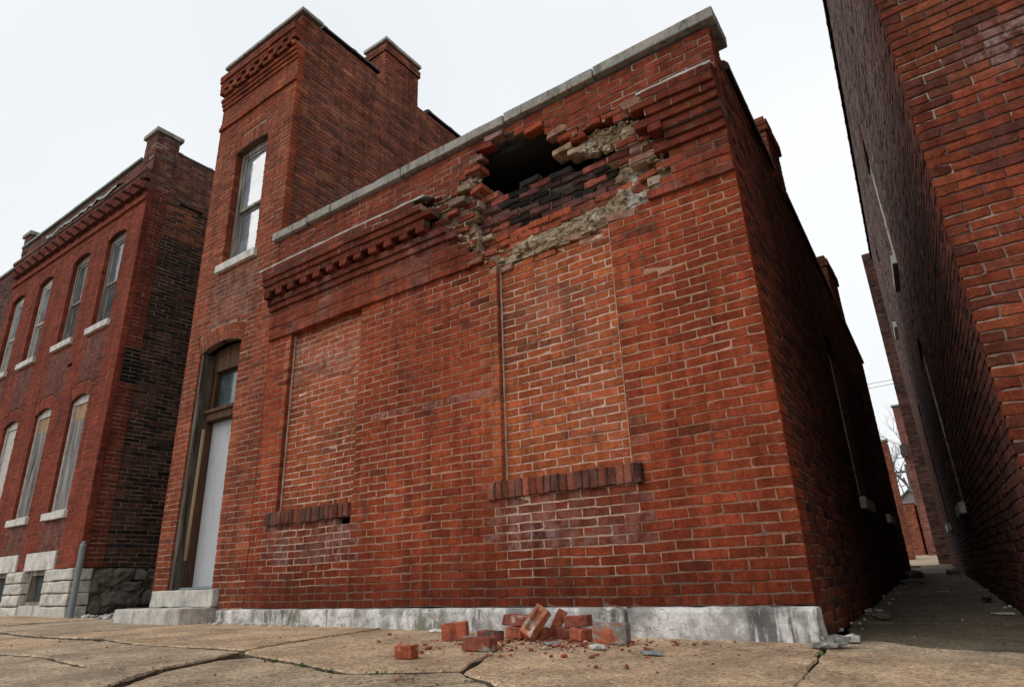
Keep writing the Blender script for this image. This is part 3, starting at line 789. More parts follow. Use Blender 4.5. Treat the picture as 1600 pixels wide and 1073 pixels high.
# corner bricks run round the corner
for k, r in enumerate(B.rec):
    if abs(r[1][1][0]) < 1e-6:
        deep = 0.215 if (r[1][1][0]-r[1][0][0]) < 0.16 else 0.105
        B.rec[k] = r[:3]+(deep+r[2],)+r[4:9]+(0.0024,)+r[10:]
# dentil course
z0, z1 = zc(52), zc(53)
u = -5.635; k = 0
while u < -0.02:
    w = min(0.115, -0.0-u)
    um, zm = u+w/2, (z0+z1)/2
    cc = shop_col(um, zm, 52)
    if not inpoly((um,zm), P_CORN):
        dent = (k % 2 == 0) and um < -0.5
        solid = um >= -0.5
        B.add(F0, quad_of(u,u+w,z0,z1), 0.150 if dent else (0.122 if solid else 0.02), 0.2, cc[:3], (0.12,0.08,0.06), name='dentil' if dent else 'brick', recess=0.006, free=(1,1,1,0) if dent else (0,0,0,0))
    u += w; k += 1
# broken bed behind the lost cornice: common brick, set at random
for i in range(45,57):
    za, zb = zc(i), zc(i+1); zm = (za+zb)/2
    e = edges_of(-3.1,-0.45, 0.0 if i%2 else L/2, L)
    for a, b in zip(e[:-1],e[1:]):
        um = (a+b)/2
        if inpoly((um,zm), P_CORN) and not inpoly((um,zm), P_FACE):
            c = shop_col(um,zm,i); c = tuple(0.55*x+0.45*y for x,y in zip(c[:3],(0.36,0.26,0.20))) if random.random()<.55 else c[:3]
            sh_ = random.random()**2*0.07; a += sh_*(random.random()<.5); b -= sh_*(random.random()<.5)
            B.add(F0, quad_of(a,b,za,zb), random.uniform(-0.045,0.035), 0.12, c, (0.38,0.30,0.22), jit=0.004, recess=random.uniform(0.0,0.02), joint=0.012)
# sills of bricks on edge
for (a,b,za,zb) in SILLS:
    n = int(round((b-a)/0.0685)); w = (b-a)/n
    for k in range(n):
        c = pal([(0.55,(0.105,0.038,0.028),0.25),(0.45,(0.19,0.055,0.034),0.2)])
        dd = 0.036+random.gauss(0,0.006)
        uu = a+k*w
        B.add(F0, [(uu,wav(uu,za)+random.gauss(0,.003)),(uu+w,wav(uu+w,za)+random.gauss(0,.003)),(uu+w,zb-0.004),(uu,zb-0.004)], dd, 0.16, c, (0.16,0.11,0.09), joint=0.007, recess=0.012, name='sill_brick', jit=0.0026, alpha=0.12, free=(int(k==0),int(k==n-1),1,1))
# alley side
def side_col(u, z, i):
    t = min(1.0, u/3.5)  # bricks darken with depth: grime plus the alley's shade painted in
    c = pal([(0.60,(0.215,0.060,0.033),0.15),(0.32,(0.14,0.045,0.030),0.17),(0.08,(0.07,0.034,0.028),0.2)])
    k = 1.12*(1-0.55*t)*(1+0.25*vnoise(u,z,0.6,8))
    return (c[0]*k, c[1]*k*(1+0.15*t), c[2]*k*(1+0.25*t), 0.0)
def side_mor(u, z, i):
    t = min(1.0, u/3.5)  # mortar takes the same painted darkening with depth
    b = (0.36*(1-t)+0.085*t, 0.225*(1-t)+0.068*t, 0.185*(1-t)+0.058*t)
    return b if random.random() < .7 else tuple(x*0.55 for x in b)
sa = Arch(3.95, 4.85, 3.05, 0.16, 0.20)
sb = Arch(7.4, 8.3, 3.05, 0.16, 0.20)
side_open = [(3.95,4.85,1.16,3.05), sa, (7.4,8.3,1.16,3.05), sb]
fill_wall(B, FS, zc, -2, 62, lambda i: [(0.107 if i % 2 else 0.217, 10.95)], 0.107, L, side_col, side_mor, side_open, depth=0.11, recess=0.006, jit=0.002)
for k in range(len(B.rec)):
    r = B.rec[k]
    if r[0] is FS: B.rec[k] = r[:2]+(r[2]-0.006,)+r[3:]
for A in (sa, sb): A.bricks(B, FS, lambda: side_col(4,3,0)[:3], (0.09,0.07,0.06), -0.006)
# inner wythe in the hole: smoke-blackened above, red below
for i in range(0, 19):
    za = 3.16+0.0734*i; zb = za+0.0734; zm = (za+zb)/2
    e = edges_of(-2.62,-0.5, 0.07 if i%2 else 0.07+L/2, L)
    for a, b in zip(e[:-1],e[1:]):
        um = (a+b)/2
        if inpoly((um,zm), P_OPEN) or not inpoly((um,zm), [(x+ (0.16 if x>-1.4 else -0.1)*1, z+ (0.1 if z>3.7 else -0.08)) for x,z in P_FACE]): continue
        if zm > 4.16: continue
        black = (zm > 3.62+0.10*math.sin(um*7)) and um > -2.1
        if zm > 3.80 and um > -2.15: black = True
        if black and random.random() < 0.74: c = pal([(0.5,(0.024,0.020,0.018),0.35),(0.4,(0.055,0.031,0.024),0.3),(0.1,(0.075,0.064,0.056),0.3)])
        elif zm < 3.5: c = pal([(0.6,(0.36,0.085,0.042),0.16),(0.4,(0.24,0.07,0.045),0.2)])
        else: c = pal([(0.5,(0.25,0.075,0.05),0.2),(0.5,(0.12,0.05,0.042),0.2)])
        B.add(FI, quad_of(a,b,za,zb), -0.115+random.gauss(0,0.014)+(0.03 if zm<3.5 else 0), 0.10, c, (0.10,0.08,0.065) if black else (0.24,0.17,0.12), joint=0.013, recess=0.018, jit=0.0042)
# jagged bricks left hanging round the edge
for (um,zm,dd,w) in [(-2.46,4.30,.03,.20),(-2.55,4.12,.05,.16),(-2.62,3.98,.07,.2),(-2.42,4.07,.02,.14),(-2.70,3.88,.06,.13),(-2.50,3.78,.0,.18),(-2.60,3.66,.03,.14),(-0.78,4.02,-.02,.16),(-0.70,3.86,.0,.14),(-0.74,3.70,-.03,.2),(-0.68,3.50,-.02,.16),(-2.36,3.52,-.05,.14),(-2.30,3.34,-.03,.16),(-1.32,4.06,-.05,.2),(-1.46,4.12,-.03,.2)]:
    c = pal([(0.6,(0.30,0.085,0.048),0.2),(0.4,(0.34,0.24,0.16),0.2)])
    t = random.uniform(-.012,.012)
    B.add(F0, [(um-w/2,zm-.03-t),(um+w/2,zm-.03+t),(um+w/2,zm+.03+t),(um-w/2,zm+.03-t)], dd, 0.16, c, (0,0,0), joint=0.0, cell=False, jit=0.0042)
emit_bricks(B, shop, walls)

# rough rubble fill exposed by the fall
for k, (um,zm,r,sq) in enumerate([(-2.34,3.26,.055,(1.2,.5,.8)),(-1.97,3.265,.075,(1.1,.45,1.0)),(-1.74,3.28,.085,(1.8,.4,.75)),(-1.44,3.30,.065,(1.6,.45,.7)),
        (-0.70,3.37,.05,(1.5,.5,.8)),(-1.19,4.07,.065,(1.7,.6,.45)),(-1.02,4.105,.06,(1.8,.6,.4)),(-1.15,3.95,.055,(1.2,.7,.8)),(-1.02,3.93,.05,(1.0,.7,.9)),
        (-2.64,3.84,.04,(1.3,.7,.6)),(-2.74,4.03,.04,(1.6,.7,.5)),(-2.46,3.42,.045,(1.1,.7,.7))]):
    bm = lump((um, 0.068-0.015*math.sin(k), zm), r, 3+k*1.37, sq, 3, 0.5)
    for v in bm.verts:
        v.co += mnoise.noise_vector(v.co*14)*0.018 + mnoise.noise_vector(v.co*38)*0.007 + mnoise.noise_vector(v.co*90)*0.003
    bm_obj('rubble_stone', bm, MCRUM, shop, (um,0.055,zm))
# dust and crumbs of mortar lodged on every ledge of the break
random.seed(77); cv, cf = [], []
ib_ = bmesh.new(); bmesh.ops.create_icosphere(ib_, subdivisions=1, radius=1.0); iv = [tuple(v.co) for v in ib_.verts]; if_ = [tuple(v.index for v in f.verts) for f in ib_.faces]; ib_.free()
n_ = 0
while n_ < 420:
    e_ = random.randrange(len(P_CORN)); p0, p1 = P_CORN[e_-1], P_CORN[e_]
    t_ = random.random(); um = p0[0]+(p1[0]-p0[0])*t_+random.gauss(0,.07); zm = p0[1]+(p1[1]-p0[1])*t_+random.gauss(0,.06)
    if not inpoly((um,zm), P_CORN) or inpoly((um,zm), P_OPEN): continue
    if zm > 4.2: continue
    r = abs(random.gauss(0.008,0.010))+0.004; k = len(cv); n_ += 1
    yy = random.uniform(-0.03,0.07) if not inpoly((um,zm),P_FACE) else random.uniform(0.03,0.10)
    sx, sy, sz = random.uniform(.7,1.6), random.uniform(.6,1.1), random.uniform(.5,1.0)
    for p in iv:
        q = r*random.uniform(.6,1.2); cv.append((um+p[0]*sx*q, yy+p[1]*sy*q, zm+p[2]*sz*q))
    cf += [tuple(k+t for t in q) for q in if_]
mesh_obj('mortar_crumbs', cv, cf, MCRUM, shop)['kind'] = 'stuff'
def rough_sheet(name, poly, mat, parent, y0, amp, step=0.022, seed=0):
    xs = [p[0] for p in poly]; zs = [p[1] for p in poly]
    nx_ = int((max(xs)-min(xs))/step)+1; nz_ = int((max(zs)-min(zs))/step)+1
    idx = {}; vs = []; fs = []
    for j in range(nz_+1):
        for i in range(nx_+1):
            x = min(xs)+i*step; z = min(zs)+j*step
            if inpoly((x,z), poly):
                p = Vector((x*4,seed,z*5))
                w = mnoise.noise(p)*0.6 + mnoise.noise(p*3.1)*0.35 + mnoise.noise(p*8)*0.18
                cellv = mnoise.cell_vector(Vector((x*9+0.3*mnoise.noise(p),z*13,seed)))
                idx[(i,j)] = len(vs); vs.append((x+0.004*mnoise.noise(p*7), y0 - amp*(w + 0.6*(cellv.x-0.5)), z+0.004*mnoise.noise(p*6)))
    for (i,j), a in idx.items():
        if (i+1,j) in idx and (i+1,j+1) in idx and (i,j+1) in idx: fs.append((a, idx[(i+1,j)], idx[(i+1,j+1)], idx[(i,j+1)]))
    nv = len(vs); back = [(x,y0+0.10,z) for x,y,z in vs]
    es = {}
    for q in fs:
        for a,b in zip(q, q[1:]+q[:1]): es[(a,b)] = es.get((a,b),0)+1
    rim = [(a,b) for (a,b) in es if (b,a) not in es]
    fs += [(b,a,a+nv,b+nv) for a,b in rim] + [tuple(i+nv for i in q[::-1]) for q in fs[:]]
    return mesh_obj(name, vs+back, fs, mat, parent)
rough_sheet('mortar_bed', [(-1.28,3.20),(-0.62,3.20),(-0.50,3.34),(-0.60,3.52),(-0.74,3.64),(-0.93,3.70),(-0.99,3.56),(-1.08,3.46),(-1.26,3.38)], MCRUM, shop, 0.06, 0.07, 0.014, seed=3)
rough_sheet('mortar_bed', [(-1.40,4.08),(-1.24,3.97),(-1.02,3.93),(-0.88,3.86),(-0.74,3.96),(-0.84,4.14),(-1.16,4.18)], MCRUM, shop, 0.05, 0.07, 0.014, seed=4)
rough_sheet('mortar_bed', [(-2.48,3.15),(-1.2,3.17),(-1.18,3.40),(-1.42,3.38),(-1.6,3.345),(-1.85,3.36),(-2.1,3.31),(-2.32,3.38),(-2.42,3.40)], MCRUM, shop, 0.045, 0.045, 0.016, seed=8)
rough_sheet('mortar_bed', [(-2.98,3.98),(-2.80,3.72),(-2.58,3.46),(-2.40,3.36),(-2.42,3.60),(-2.52,3.82),(-2.48,4.10),(-2.40,4.36),(-2.52,4.26),(-2.78,4.20)], MCRUM, shop, 0.03, 0.04, 0.016, seed=5)
# sloping lime wash on the ledge of the cornice
def ledge(name, u0, u1, seed):
    vs, fs = [], []; n = int((u1-u0)/0.05)+1
    for k in range(n+1):
        uu = u0+(u1-u0)*k/n; h = 0.5*mnoise.noise(Vector((uu*6,seed,0)))
        zt = wav(uu, zc(57))
        for dd, zz in ((0.194+0.008*h, zt-0.004),(0.192+0.010*h, zt+0.022+0.014*h),(0.11,zt+0.046+0.012*h),(0.001,zt+0.085+0.02*h)):
            vs.append(F0.p(uu,zz,dd))
    for k in range(n):
        for r in range(3): fs.append((k*4+r, (k+1)*4+r, (k+1)*4+r+1, k*4+r+1))
    fs += [(0,1,2,3), tuple(n*4+t for t in (3,2,1,0))]
    return mesh_obj(name, vs, fs, MCAP, shop)
ledge('cornice_ledge', -5.72, -2.96, 1); ledge('cornice_ledge', -0.62, 0.0, 2)
for a in (-2.212,-1.063,-5.217):
    vs, fs = [], []; n = 60
    for k in range(n+1):
        z = 1.20+2.02*k/n; w = 0.007+0.007*mnoise.noise(Vector((a,z*9,0)))
        sg = -1 if a == -1.063 else 1
        for uu, dd in ((a,-0.0665),(a+sg*w,-0.0665),(a+sg*w*0.8,-0.052 if sg > 0 else -0.012),(a,-0.050 if sg > 0 else -0.008)): vs.append(F0.p(uu,z,dd))
    for k in range(n):
        for r in range(4): fs.append((k*4+r,k*4+(r+1)%4,(k+1)*4+(r+1)%4,(k+1)*4+r))
    fs += [(0,1,2,3),(n*4+3,n*4+2,n*4+1,n*4)]
    mesh_obj('mortar_fillet', vs, fs, MFIL, shop)
# coping stones
zt = zc(64)
for k, (a,b,dz) in enumerate([(-5.735,-5.05,-0.006),(-5.04,-4.62,0.004),(-4.61,-3.45,-0.002),(-3.44,-2.05,0.004),(-2.035,-1.05,0.014),(-1.04,0.055,0.018)]):
    stone_block('coping_stone', F0, (a,b,zt+0.004+dz+0.012*(a+5.7)/5.7,zt+0.112+dz+0.012*(a+5.7)/5.7,-0.36,0.055), MCOP, shop, 0.012, 7, 0.006, k+1, 5, chips=0.03)
# plinth
for k, (a,b) in enumerate([(-6.02,-4.21),(-4.20,-1.19),(-1.172,0.022)]):
    o = stone_block('plinth_stone', F0, (a,b,-0.05,0.236,-0.12,0.075), MPL, shop, 0.026, 14, 0.006, 20+k, 5, chips=0.03)
# alley wall: clay coping tiles, two chimneys, windows, back and roof
for k in range(17):
    a = 0.42+k*0.615; b = a+0.60
    if b > 10.9: break
    if 2.1 < a+0.3 < 2.9 or 6.5 < a+0.3 < 7.9: continue
    n = 8; prof = [(-0.23,0.0),(-0.23,0.03),(-0.17,0.075),(-0.09,0.09),(0.0,0.06),(0.03,0.02),(0.03,-0.03),(0.01,-0.03)]
    vs, fs = [], []
    st = [(a,1.0),(a+0.06,1.0),(a+0.061,0.82),(b,0.80)] if k % 1 == 0 else []
    for uu, s in st:
        for dd, zz in prof: vs.append(FS.p(uu, 4.535+zz*s*1.15, dd*(0.9+0.15*s)))
    m_ = len(prof)
    for r in range(len(st)-1):
        for q in range(m_-1): fs.append((r*m_+q, r*m_+q+1, (r+1)*m_+q+1, (r+1)*m_+q))
    fs += [tuple(range(m_))[::-1], tuple((len(st)-1)*m_+q for q in range(m_))]
    mesh_obj('coping_tile', vs, fs, MTILE, shop)
def chimney(parent, name, x0, x1, y0, y1, z0, z1, colf, mor, capd=0.03):
    part = wall_part(name, parent, (x0,y0,z0))
    C_ = Bricks()
    fr = [(Frame((x0,y0,0),(1,0,0),(0,-1,0)), x1-x0), (Frame((x1,y0,0),(0,1,0),(1,0,0)), y1-y0), (Frame((x0,y1,0),(0,-1,0),(-1,0,0)), y1-y0), (Frame((x1,y1,0),(-1,0,0),(0,1,0)), x1-x0)]
    for f, w in fr:
        n = int((z1-z0)/H)
        for i in range(n):
            za = z0+i*H; dd = capd if i >= n-3 and i < n-1 else 0
            e = edges_of(-dd, w+dd, 0.115 if i%2 else 0, L)
            for a,b in zip(e[:-1],e[1:]):
                C_.add(f, [(a,za),(b,za),(b,za+H),(a,za+H)], dd, 0.09, colf(a,za,i)[:3], mor, recess=0.005, pick=False)
    W = {id(f): part for f,_ in fr}
    # one joined mesh of bricks for a far chimney
    vs, fs, cs = [], [], []
    for r in C_.rec:
        Lq = brick_verts(LO_R, [r[1]], [r[2]], [r[3]], [r[6]], [r[9]], rng, 0.005)[0]
        f = r[0]; w = f.O[None]+f.U[None]*Lq[:,0:1]+f.N[None]*Lq[:,2:3]+np.array([0,0,1.])*Lq[:,1:2]
        k = len(vs); vs += w.tolist(); fs += [tuple(k+t for t in q) for q in ring_faces(4)]; cs += [[*r[4],0]]*len(w)
    mesh_obj('bricks', vs, fs, MB_, part, (x0,y0,z0), cols=cs)['kind'] = 'stuff'
    core = fbox(F0, x0+0.012, x1-0.012, z0, z1-0.02, -y1+0.012, -y0-0.012)
    bm = bmesh.new(); bv = [bm.verts.new(v) for v in core[0]]
    for q in core[1]: bm.faces.new([bv[i] for i in q])
    bmesh.ops.translate(bm, verts=bm.verts, vec=-Vector((x0,y0,z0)))
    bm.to_mesh(part.data); bm.free()
    set_cols(part.data, [[*mor,1]]*len(part.data.vertices))
    return part
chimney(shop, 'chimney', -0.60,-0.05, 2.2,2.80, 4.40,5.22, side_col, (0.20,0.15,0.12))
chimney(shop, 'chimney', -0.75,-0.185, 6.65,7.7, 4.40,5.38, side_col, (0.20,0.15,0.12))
rp_ = [(-5.6,0.16),(-0.12,0.16),(-0.44,10.9),(-5.6,10.9)]
mesh_obj('roof', [(x,y,z) for z in (4.48,4.54) for x,y in rp_], [(3,2,1,0),(4,5,6,7),(0,1,5,4),(1,2,6,5),(2,3,7,6),(3,0,4,7)], MROOF, shop)
boxes_obj('interior_blackout', F0, [(-5.6,-0.45,0.1,4.46,-10.7,-0.75)], MDARK, shop)  # dark box added inside to stop light through the openings
boxes_obj('rear_wall', FS, [(10.9,10.98,0.0,4.5,-5.2,-0.02)], MROOF, shop)
def side_window(parent, f, u0, u1, z0, z1, dep, edge_mat, sill_mat, glass, flip=1):
    w = boxes_obj('window', f, [(u0+0.0,u0+0.06,z0,z1+0.16,-dep-0.05,-dep+0.03),(u1-0.06,u1,z0,z1+0.16,-dep-0.05,-dep+0.03),(u0+0.06,u1-0.06,z1-0.04,z1+0.17,-dep-0.05,-dep+0.02),(u0+0.06,u1-0.06,z0,z0+0.06,-dep-0.05,-dep+0.02),(u0+0.06,u1-0.06,(z0+z1)/2-0.03,(z0+z1)/2+0.03,-dep-0.05,-dep+0.015)], edge_mat, parent)
    boxes_obj('pane', f, [(u0+0.06,u1-0.06,z0+0.06,z1,-dep-0.03,-dep-0.02)], glass, w)
    boxes_obj('sill', f, [(u0-0.06,u1+0.06,z0-0.13,z0-0.002,-dep,0.055)], sill_mat, w, 0.008)
    return w
side_window(shop, FS, 3.95, 4.85, 1.16, 3.05, 0.10, MPAINT, MSTEP, MGLASSD)
side_window(shop, FS, 7.4, 8.3, 1.16, 3.05, 0.10, MPAINTD, MSTEP, MGLASSD)
# ================================================================= the two-storey house with the door
house = thing('tall_house', 'narrow two-storey brick house with a weathered door and one upper window', 'building', (-6.6,0,gz(-6.6,0)))
hf = wall_part('front_wall', house, (-6.6,0,0.1))
FH = Frame((0,0,0), (1,0,0), (0,-1,0))
hs = wall_part('side_wall', house, (-5.66,2,4.4))
B = Bricks()
def house_col(u, z, i):
    c = list(pal([(0.70,(0.258,0.060,0.028),0.09),(0.18,(0.205,0.054,0.030),0.1),(0.12,(0.315,0.090,0.041),0.08)]))
    al = 0.0
    if z < 0.7: c = [x*(0.66+0.2*vnoise(u,z,2)) for x in c]
    if -7.1 < u < -6.1 and 3.75 < z < 4.55:
        k = 0.72+0.25*vnoise(u,z,2.2); c = [c[0]*k,c[1]*k*1.1,c[2]*k*1.3]; al = 0.3
    if z > 7.6: c = [x*0.82 for x in c]
    k = 1+0.14*vnoise(u,z,0.8,6)
    return (c[0]*k,c[1]*k,c[2]*k,al)
def house_mor(u, z, i):
    b = (0.36,0.235,0.175) if z < 6.9 else (0.24,0.16,0.125)
    k = random.gauss(1,0.08); return tuple(x*k for x in b)
HL, HR = -7.55, -5.64
door_arch = Arch(-7.20,-6.26,3.43,0.085,0.225)
win_arch = Arch(-6.97,-6.20,6.59,0.05,0.22)
def zh(i): return 0.24+H*(i-1)
HC = {}
n_top = int((8.50-0.24)/H)                          # 121 courses
iz = lambda z: int(round((z-0.24)/H))+1
ib = iz(7.24); HC[ib] = 0.03; HC[ib+1] = 0.012
ic = iz(7.62)
for k, v in enumerate([0.02,0.04,0.06,'d','d2','d',0.105,0.125,0.125]): HC[ic+k] = v
def hd(i):
    v = HC.get(i, 0.0); return 0.015 if isinstance(v,str) else v
def house_d(i, zm, ints):
    v = HC.get(i, 0.0)
    return [(a,b,(0.0 if isinstance(v,str) else v)) for a,b,_ in ints]
fill_wall(B, FH, zh, -2, n_top, [(HL,HR)], 0.0, L, house_col, house_mor,
          [(-7.20,-6.26,0.0,3.43), door_arch, (-6.97,-6.20,4.69,6.59), win_arch, (-7.46,-6.10,-0.5,0.446)], house_d, depth=0.105, recess=0.004,
          skip=lambda u,z,i: isinstance(HC.get(i),str), joint=0.007, vf=lambda i: (int(hd(i)>hd(i-1)+.004), int(hd(i)>hd(i+1)+.004)))
door_arch.bricks(B, FH, lambda: house_col(-5.8,3,0)[:3], (0.33,0.21,0.16), 0.0, rows=2)
win_arch.bricks(B, FH, lambda: house_col(-5.8,3,0)[:3], (0.33,0.21,0.16), 0.0)
for k in range(3):                                  # stepped dentils
    za, zb = zh(ic+3+k), zh(ic+4+k); uu = HL; q = 0
    while uu < HR-0.02:
        w = min(0.115, HR-uu); on = q % 2 == (1 if k == 1 else 0)
        on = (q//1) % 3 != (k % 3)
        B.add(FH, quad_of(uu,uu+w,za,zb), 0.10 if on else 0.015, 0.18, house_col(uu,7.8,0)[:3], (0.10,0.07,0.055), name='dentil' if on else 'brick', recess=0.006, free=(1,1,1,1) if on else (0,0,0,0))
        uu += w; q += 1
for k, r in enumerate(B.rec):
    if r[0] is FH and abs(r[1][1][0]-HR) < 1e-6 and r[8]: B.rec[k] = r[:3]+(0.106+max(0,r[2]),)+r[4:]
def hside_col(u, z, i):
    c = pal([(0.62,(0.245,0.078,0.047),0.14),(0.26,(0.165,0.060,0.043),0.15),(0.12,(0.30,0.105,0.058),0.12)])
    dk = max(0.0, vnoise(u,z,0.9,12)); k = 1-0.55*dk
    pale = max(0.0, 1-((u-1.2)**2+(z-5.4)**2)/0.5)
    al = 0.4*pale
    return (c[0]*k*(1+0.3*pale), c[1]*k*(1+0.5*pale), c[2]*k*(1+0.5*pale), al)
fill_wall(B, FT, zh, 61, 121, [(0.107, 8.5)], 0.107, L, hside_col,
          lambda u,z,i: (0.115,0.085,0.07) if random.random() < (0.35+0.1*(z-4.4)) else (0.34,0.25,0.195), depth=0.11, recess=0.007, jit=0.002)
for k in range(len(B.rec)):
    r = B.rec[k]
    if r[0] is FT: B.rec[k] = r[:2]+(r[2]-0.05+0.004,)+r[3:]
emit_bricks(B, house, {id(FH): hf, id(FT): hs}, pickmask=lambda x,y: ~((y > 375-0.508*(x-430)) & (x > 432)))
stone_block('coping_stone', F0, (-7.60,-6.62,8.50,8.56,-0.34,0.05), MCOP, house, 0.01, 5, 0.004, 31)
stone_block('coping_stone', F0, (-6.615,-5.59,8.503,8.563,-0.34,0.05), MCOP, house, 0.01, 5, 0.004, 32)
def tile_run(parent, f, a0, a1, z, step=0.6, d0=-0.22, d1=0.03, skip=()):
    k = 0; a = a0
    while a+step <= a1+1e-6:
        b = a+step-0.012
        if not any(s0 < (a+b)/2 < s1 for s0, s1 in skip):
            prof = [(d0,-0.02),(d0,0.02),(d0+0.07,0.045),(d1-0.09,0.05),(d1-0.02,0.03),(d1,0.005),(d1,-0.025),(d1-0.02,-0.025)]
            st = [(a,1.22),(a+0.07,1.22),(a+0.071,0.92),(b,0.92)]
            vs, fs = [], []; m_ = len(prof)
            for uu, s in st:
                for dd, zz in prof: vs.append(f.p(uu, z+zz*s, (dd-(d0+d1)/2)*(0.85+0.15*s)+(d0+d1)/2))
            for r in range(3):
                for q in range(m_-1): fs.append((r*m_+q, (r+1)*m_+q, (r+1)*m_+q+1, r*m_+q+1))
            fs += [tuple(range(m_)), tuple(3*m_+q for q in range(m_))[::-1]]
            mesh_obj('coping_tile', vs, fs, MTILE, parent)
        a += step; k += 1
tile_run(house, FT, 0.36, 8.4, 8.545, 0.6, -0.26, -0.015, skip=((1.5,2.6),))
chimney(house, 'chimney', -6.15,-5.65, 1.68,2.50, 8.30,9.34, hside_col, (0.22,0.17,0.14))
stone_block('chimney_cap', F0, (-6.19,-5.61,9.335,9.40,-2.54,-1.64), MCAP, house, 0.012, 4, 0.006, 61)
boxes_obj('roof', F0, [(-7.5,-5.8,8.2,8.3,-8.5,-0.15)], MROOF, house)
boxes_obj('interior_blackout', F0, [(-7.5,-5.80,0.1,8.1,-8.4,-0.45)], MDARK, house)
boxes_obj('rear_wall', F0, [(-7.55,-5.75,0.1,8.3,-8.6,-8.5),(-7.54,-7.46,0.0,8.3,-8.5,-0.11)], MROOF, house)
# upper sash window
def arch_board(name, A, f, z0, d0, d1, mat, parent, n=10, drop=0.0):
    vs, fs = [], []
    for d in (d0,d1):
        for k in range(n+1):
            a = -A.half+2*A.half*k/n
            vs.append(f.p(A.c+A.r*math.sin(a), A.zc+A.r*math.cos(a)-drop, d))
        for k in range(n+1):
            a = -A.half+2*A.half*k/n
            vs.append(f.p(A.c+A.r*math.sin(a), z0, d))
    m_ = 2*(n+1)
    for k in range(n):
        fs.append((m_+n+1+k, m_+n+2+k, m_+k+1, m_+k)); fs.append((n+1+k, k, k+1, n+2+k))
        fs.append((k, m_+k, m_+k+1, k+1)); fs.append((n+1+k, n+2+k, m_+n+2+k, m_+n+1+k))
    fs += [(0,n+1,m_+n+1,m_), (n, m_+n, m_+2*n+1, 2*n+1)]
    return mesh_obj(name, vs, fs, mat, parent)
def sash_window(parent, f, A, z0, frame_mat, glass_top, glass_low, sill_mat, dep=0.12, sill=(0.09,0.05), board=None, boardtop=None, low_open=0.0, mid=0.5):
    u0, u1, z1 = A.u0, A.u1, A.sp
    w = boxes_obj('window', f, [(u0,u0+0.055,z0,z1+0.02,-dep-0.10,-dep),(u1-0.055,u1,z0,z1+0.02,-dep-0.10,-dep),(u0+0.055,u1-0.055,z0,z0+0.04,-dep-0.10,-dep+0.005)], frame_mat, parent)
    arch_board('head_board', A, f, z1-0.06, -dep-0.09, -dep-0.01, frame_mat, w)
    a, b = u0+0.055, u1-0.055
    if board is None:
        zm = z0+(z1-z0)*mid
        s = 0.045
        boxes_obj('upper_sash', f, [(a,a+s,zm,z1-0.06,-dep-0.06,-dep-0.025),(b-s,b,zm,z1-0.06,-dep-0.06,-dep-0.025),(a+s,b-s,z1-0.06-s,z1-0.06,-dep-0.06,-dep-0.025),(a+s,b-s,zm,zm+s*0.9,-dep-0.06,-dep-0.025)], frame_mat, w)
        boxes_obj('lower_sash', f, [(a,a+s,z0+0.04,zm-0.002,-dep-0.095,-dep-0.062),(b-s,b,z0+0.04,zm-0.002,-dep-0.095,-dep-0.062),(a+s,b-s,z0+0.04,z0+0.04+s*1.4,-dep-0.095,-dep-0.062),(a+s,b-s,zm-s*0.9,zm-0.002,-dep-0.095,-dep-0.062)], frame_mat, w)
        boxes_obj('pane', f, [(a+s,b-s,zm+s*0.9,z1-0.06-s,-dep-0.046,-dep-0.040)], glass_top, w)
        boxes_obj('pane', f, [(a+s,b-s,z0+0.04+s*1.4,zm-s*0.9,-dep-0.082,-dep-0.076)], glass_low, w)
    else:
        zt = z0+0.04+(z1-z0)*0.80
        boxes_obj('board', f, [(a,b,z0+0.04,zt,-dep-0.06,-dep-0.03)], board, w)
        boxes_obj('board', f, [(a,b,zt+0.002,z1-0.062,-dep-0.06,-dep-0.03)], boardtop or board, w)
    stone_block('sill', f, (u0-0.07,u1+0.07,z0-0.115,z0-0.002,-dep,0.055), sill_mat, w, 0.008, 4, 0.003, random.random()*50, 6)
    return w
sash_window(house, F0, win_arch, 4.69, MPAINTD, MGLASS, MGLASS, MSILL, dep=0.10, mid=0.47)
# door, transom, frame, steps
boxes_obj('door_frame', F0, [(-7.20,-7.135,0.446,3.43,-0.27,-0.020),(-6.30,-6.26,0.446,3.43,-0.27,-0.10)], MWOOD, house, 0.006)
arch_board('door_head', door_arch, F0, 3.24, -0.27, -0.17, MWOODB, house)
dr = boxes_obj('door', F0, [(-7.132,-7.092,0.46,3.24,-0.30,-0.15),(-6.35,-6.305,0.46,3.24,-0.30,-0.15),(-7.092,-6.35,2.50,2.60,-0.30,-0.13),(-7.092,-6.35,2.60,2.645,-0.30,-0.10),(-7.092,-6.35,3.18,3.24,-0.30,-0.17),(-7.092,-7.04,2.645,3.18,-0.30,-0.18)], MWOODB, house, 0.005)
boxes_obj('door_leaf', F0, [(-7.090,-6.352,0.472,2.497,-0.285,-0.245)], MDOOR, dr, 0.004)
boxes_obj('transom_pane', F0, [(-7.038,-6.352,2.647,3.178,-0.26,-0.25)], MGLASSD, dr)
boxes_obj('threshold', F0, [(-7.09,-6.31,0.446,0.470,-0.30,-0.08)], MPIPE, dr, 0.004)
v, q = fbox(F0, -7.125, -7.098, 0.78, 2.40, -0.145, -0.115)
v = [(p[0]+0.03*(p[2]-1.6)*0.6, p[1], p[2]) for p in v]
mesh_obj('loose_lath', v, q, MSTRIP, dr)
stone_block('door_step', F0, (-7.46,-6.13,0.262,0.444,-0.30,0.055), MSTEP, house, 0.014, 7, 0.007, 51, 4, chips=0.05)
stone_block('door_step', F0, (-7.58,-6.16,0.02,0.258,-0.10,0.385), MSTEP, house, 0.018, 9, 0.010, 52, 4, chips=0.05)

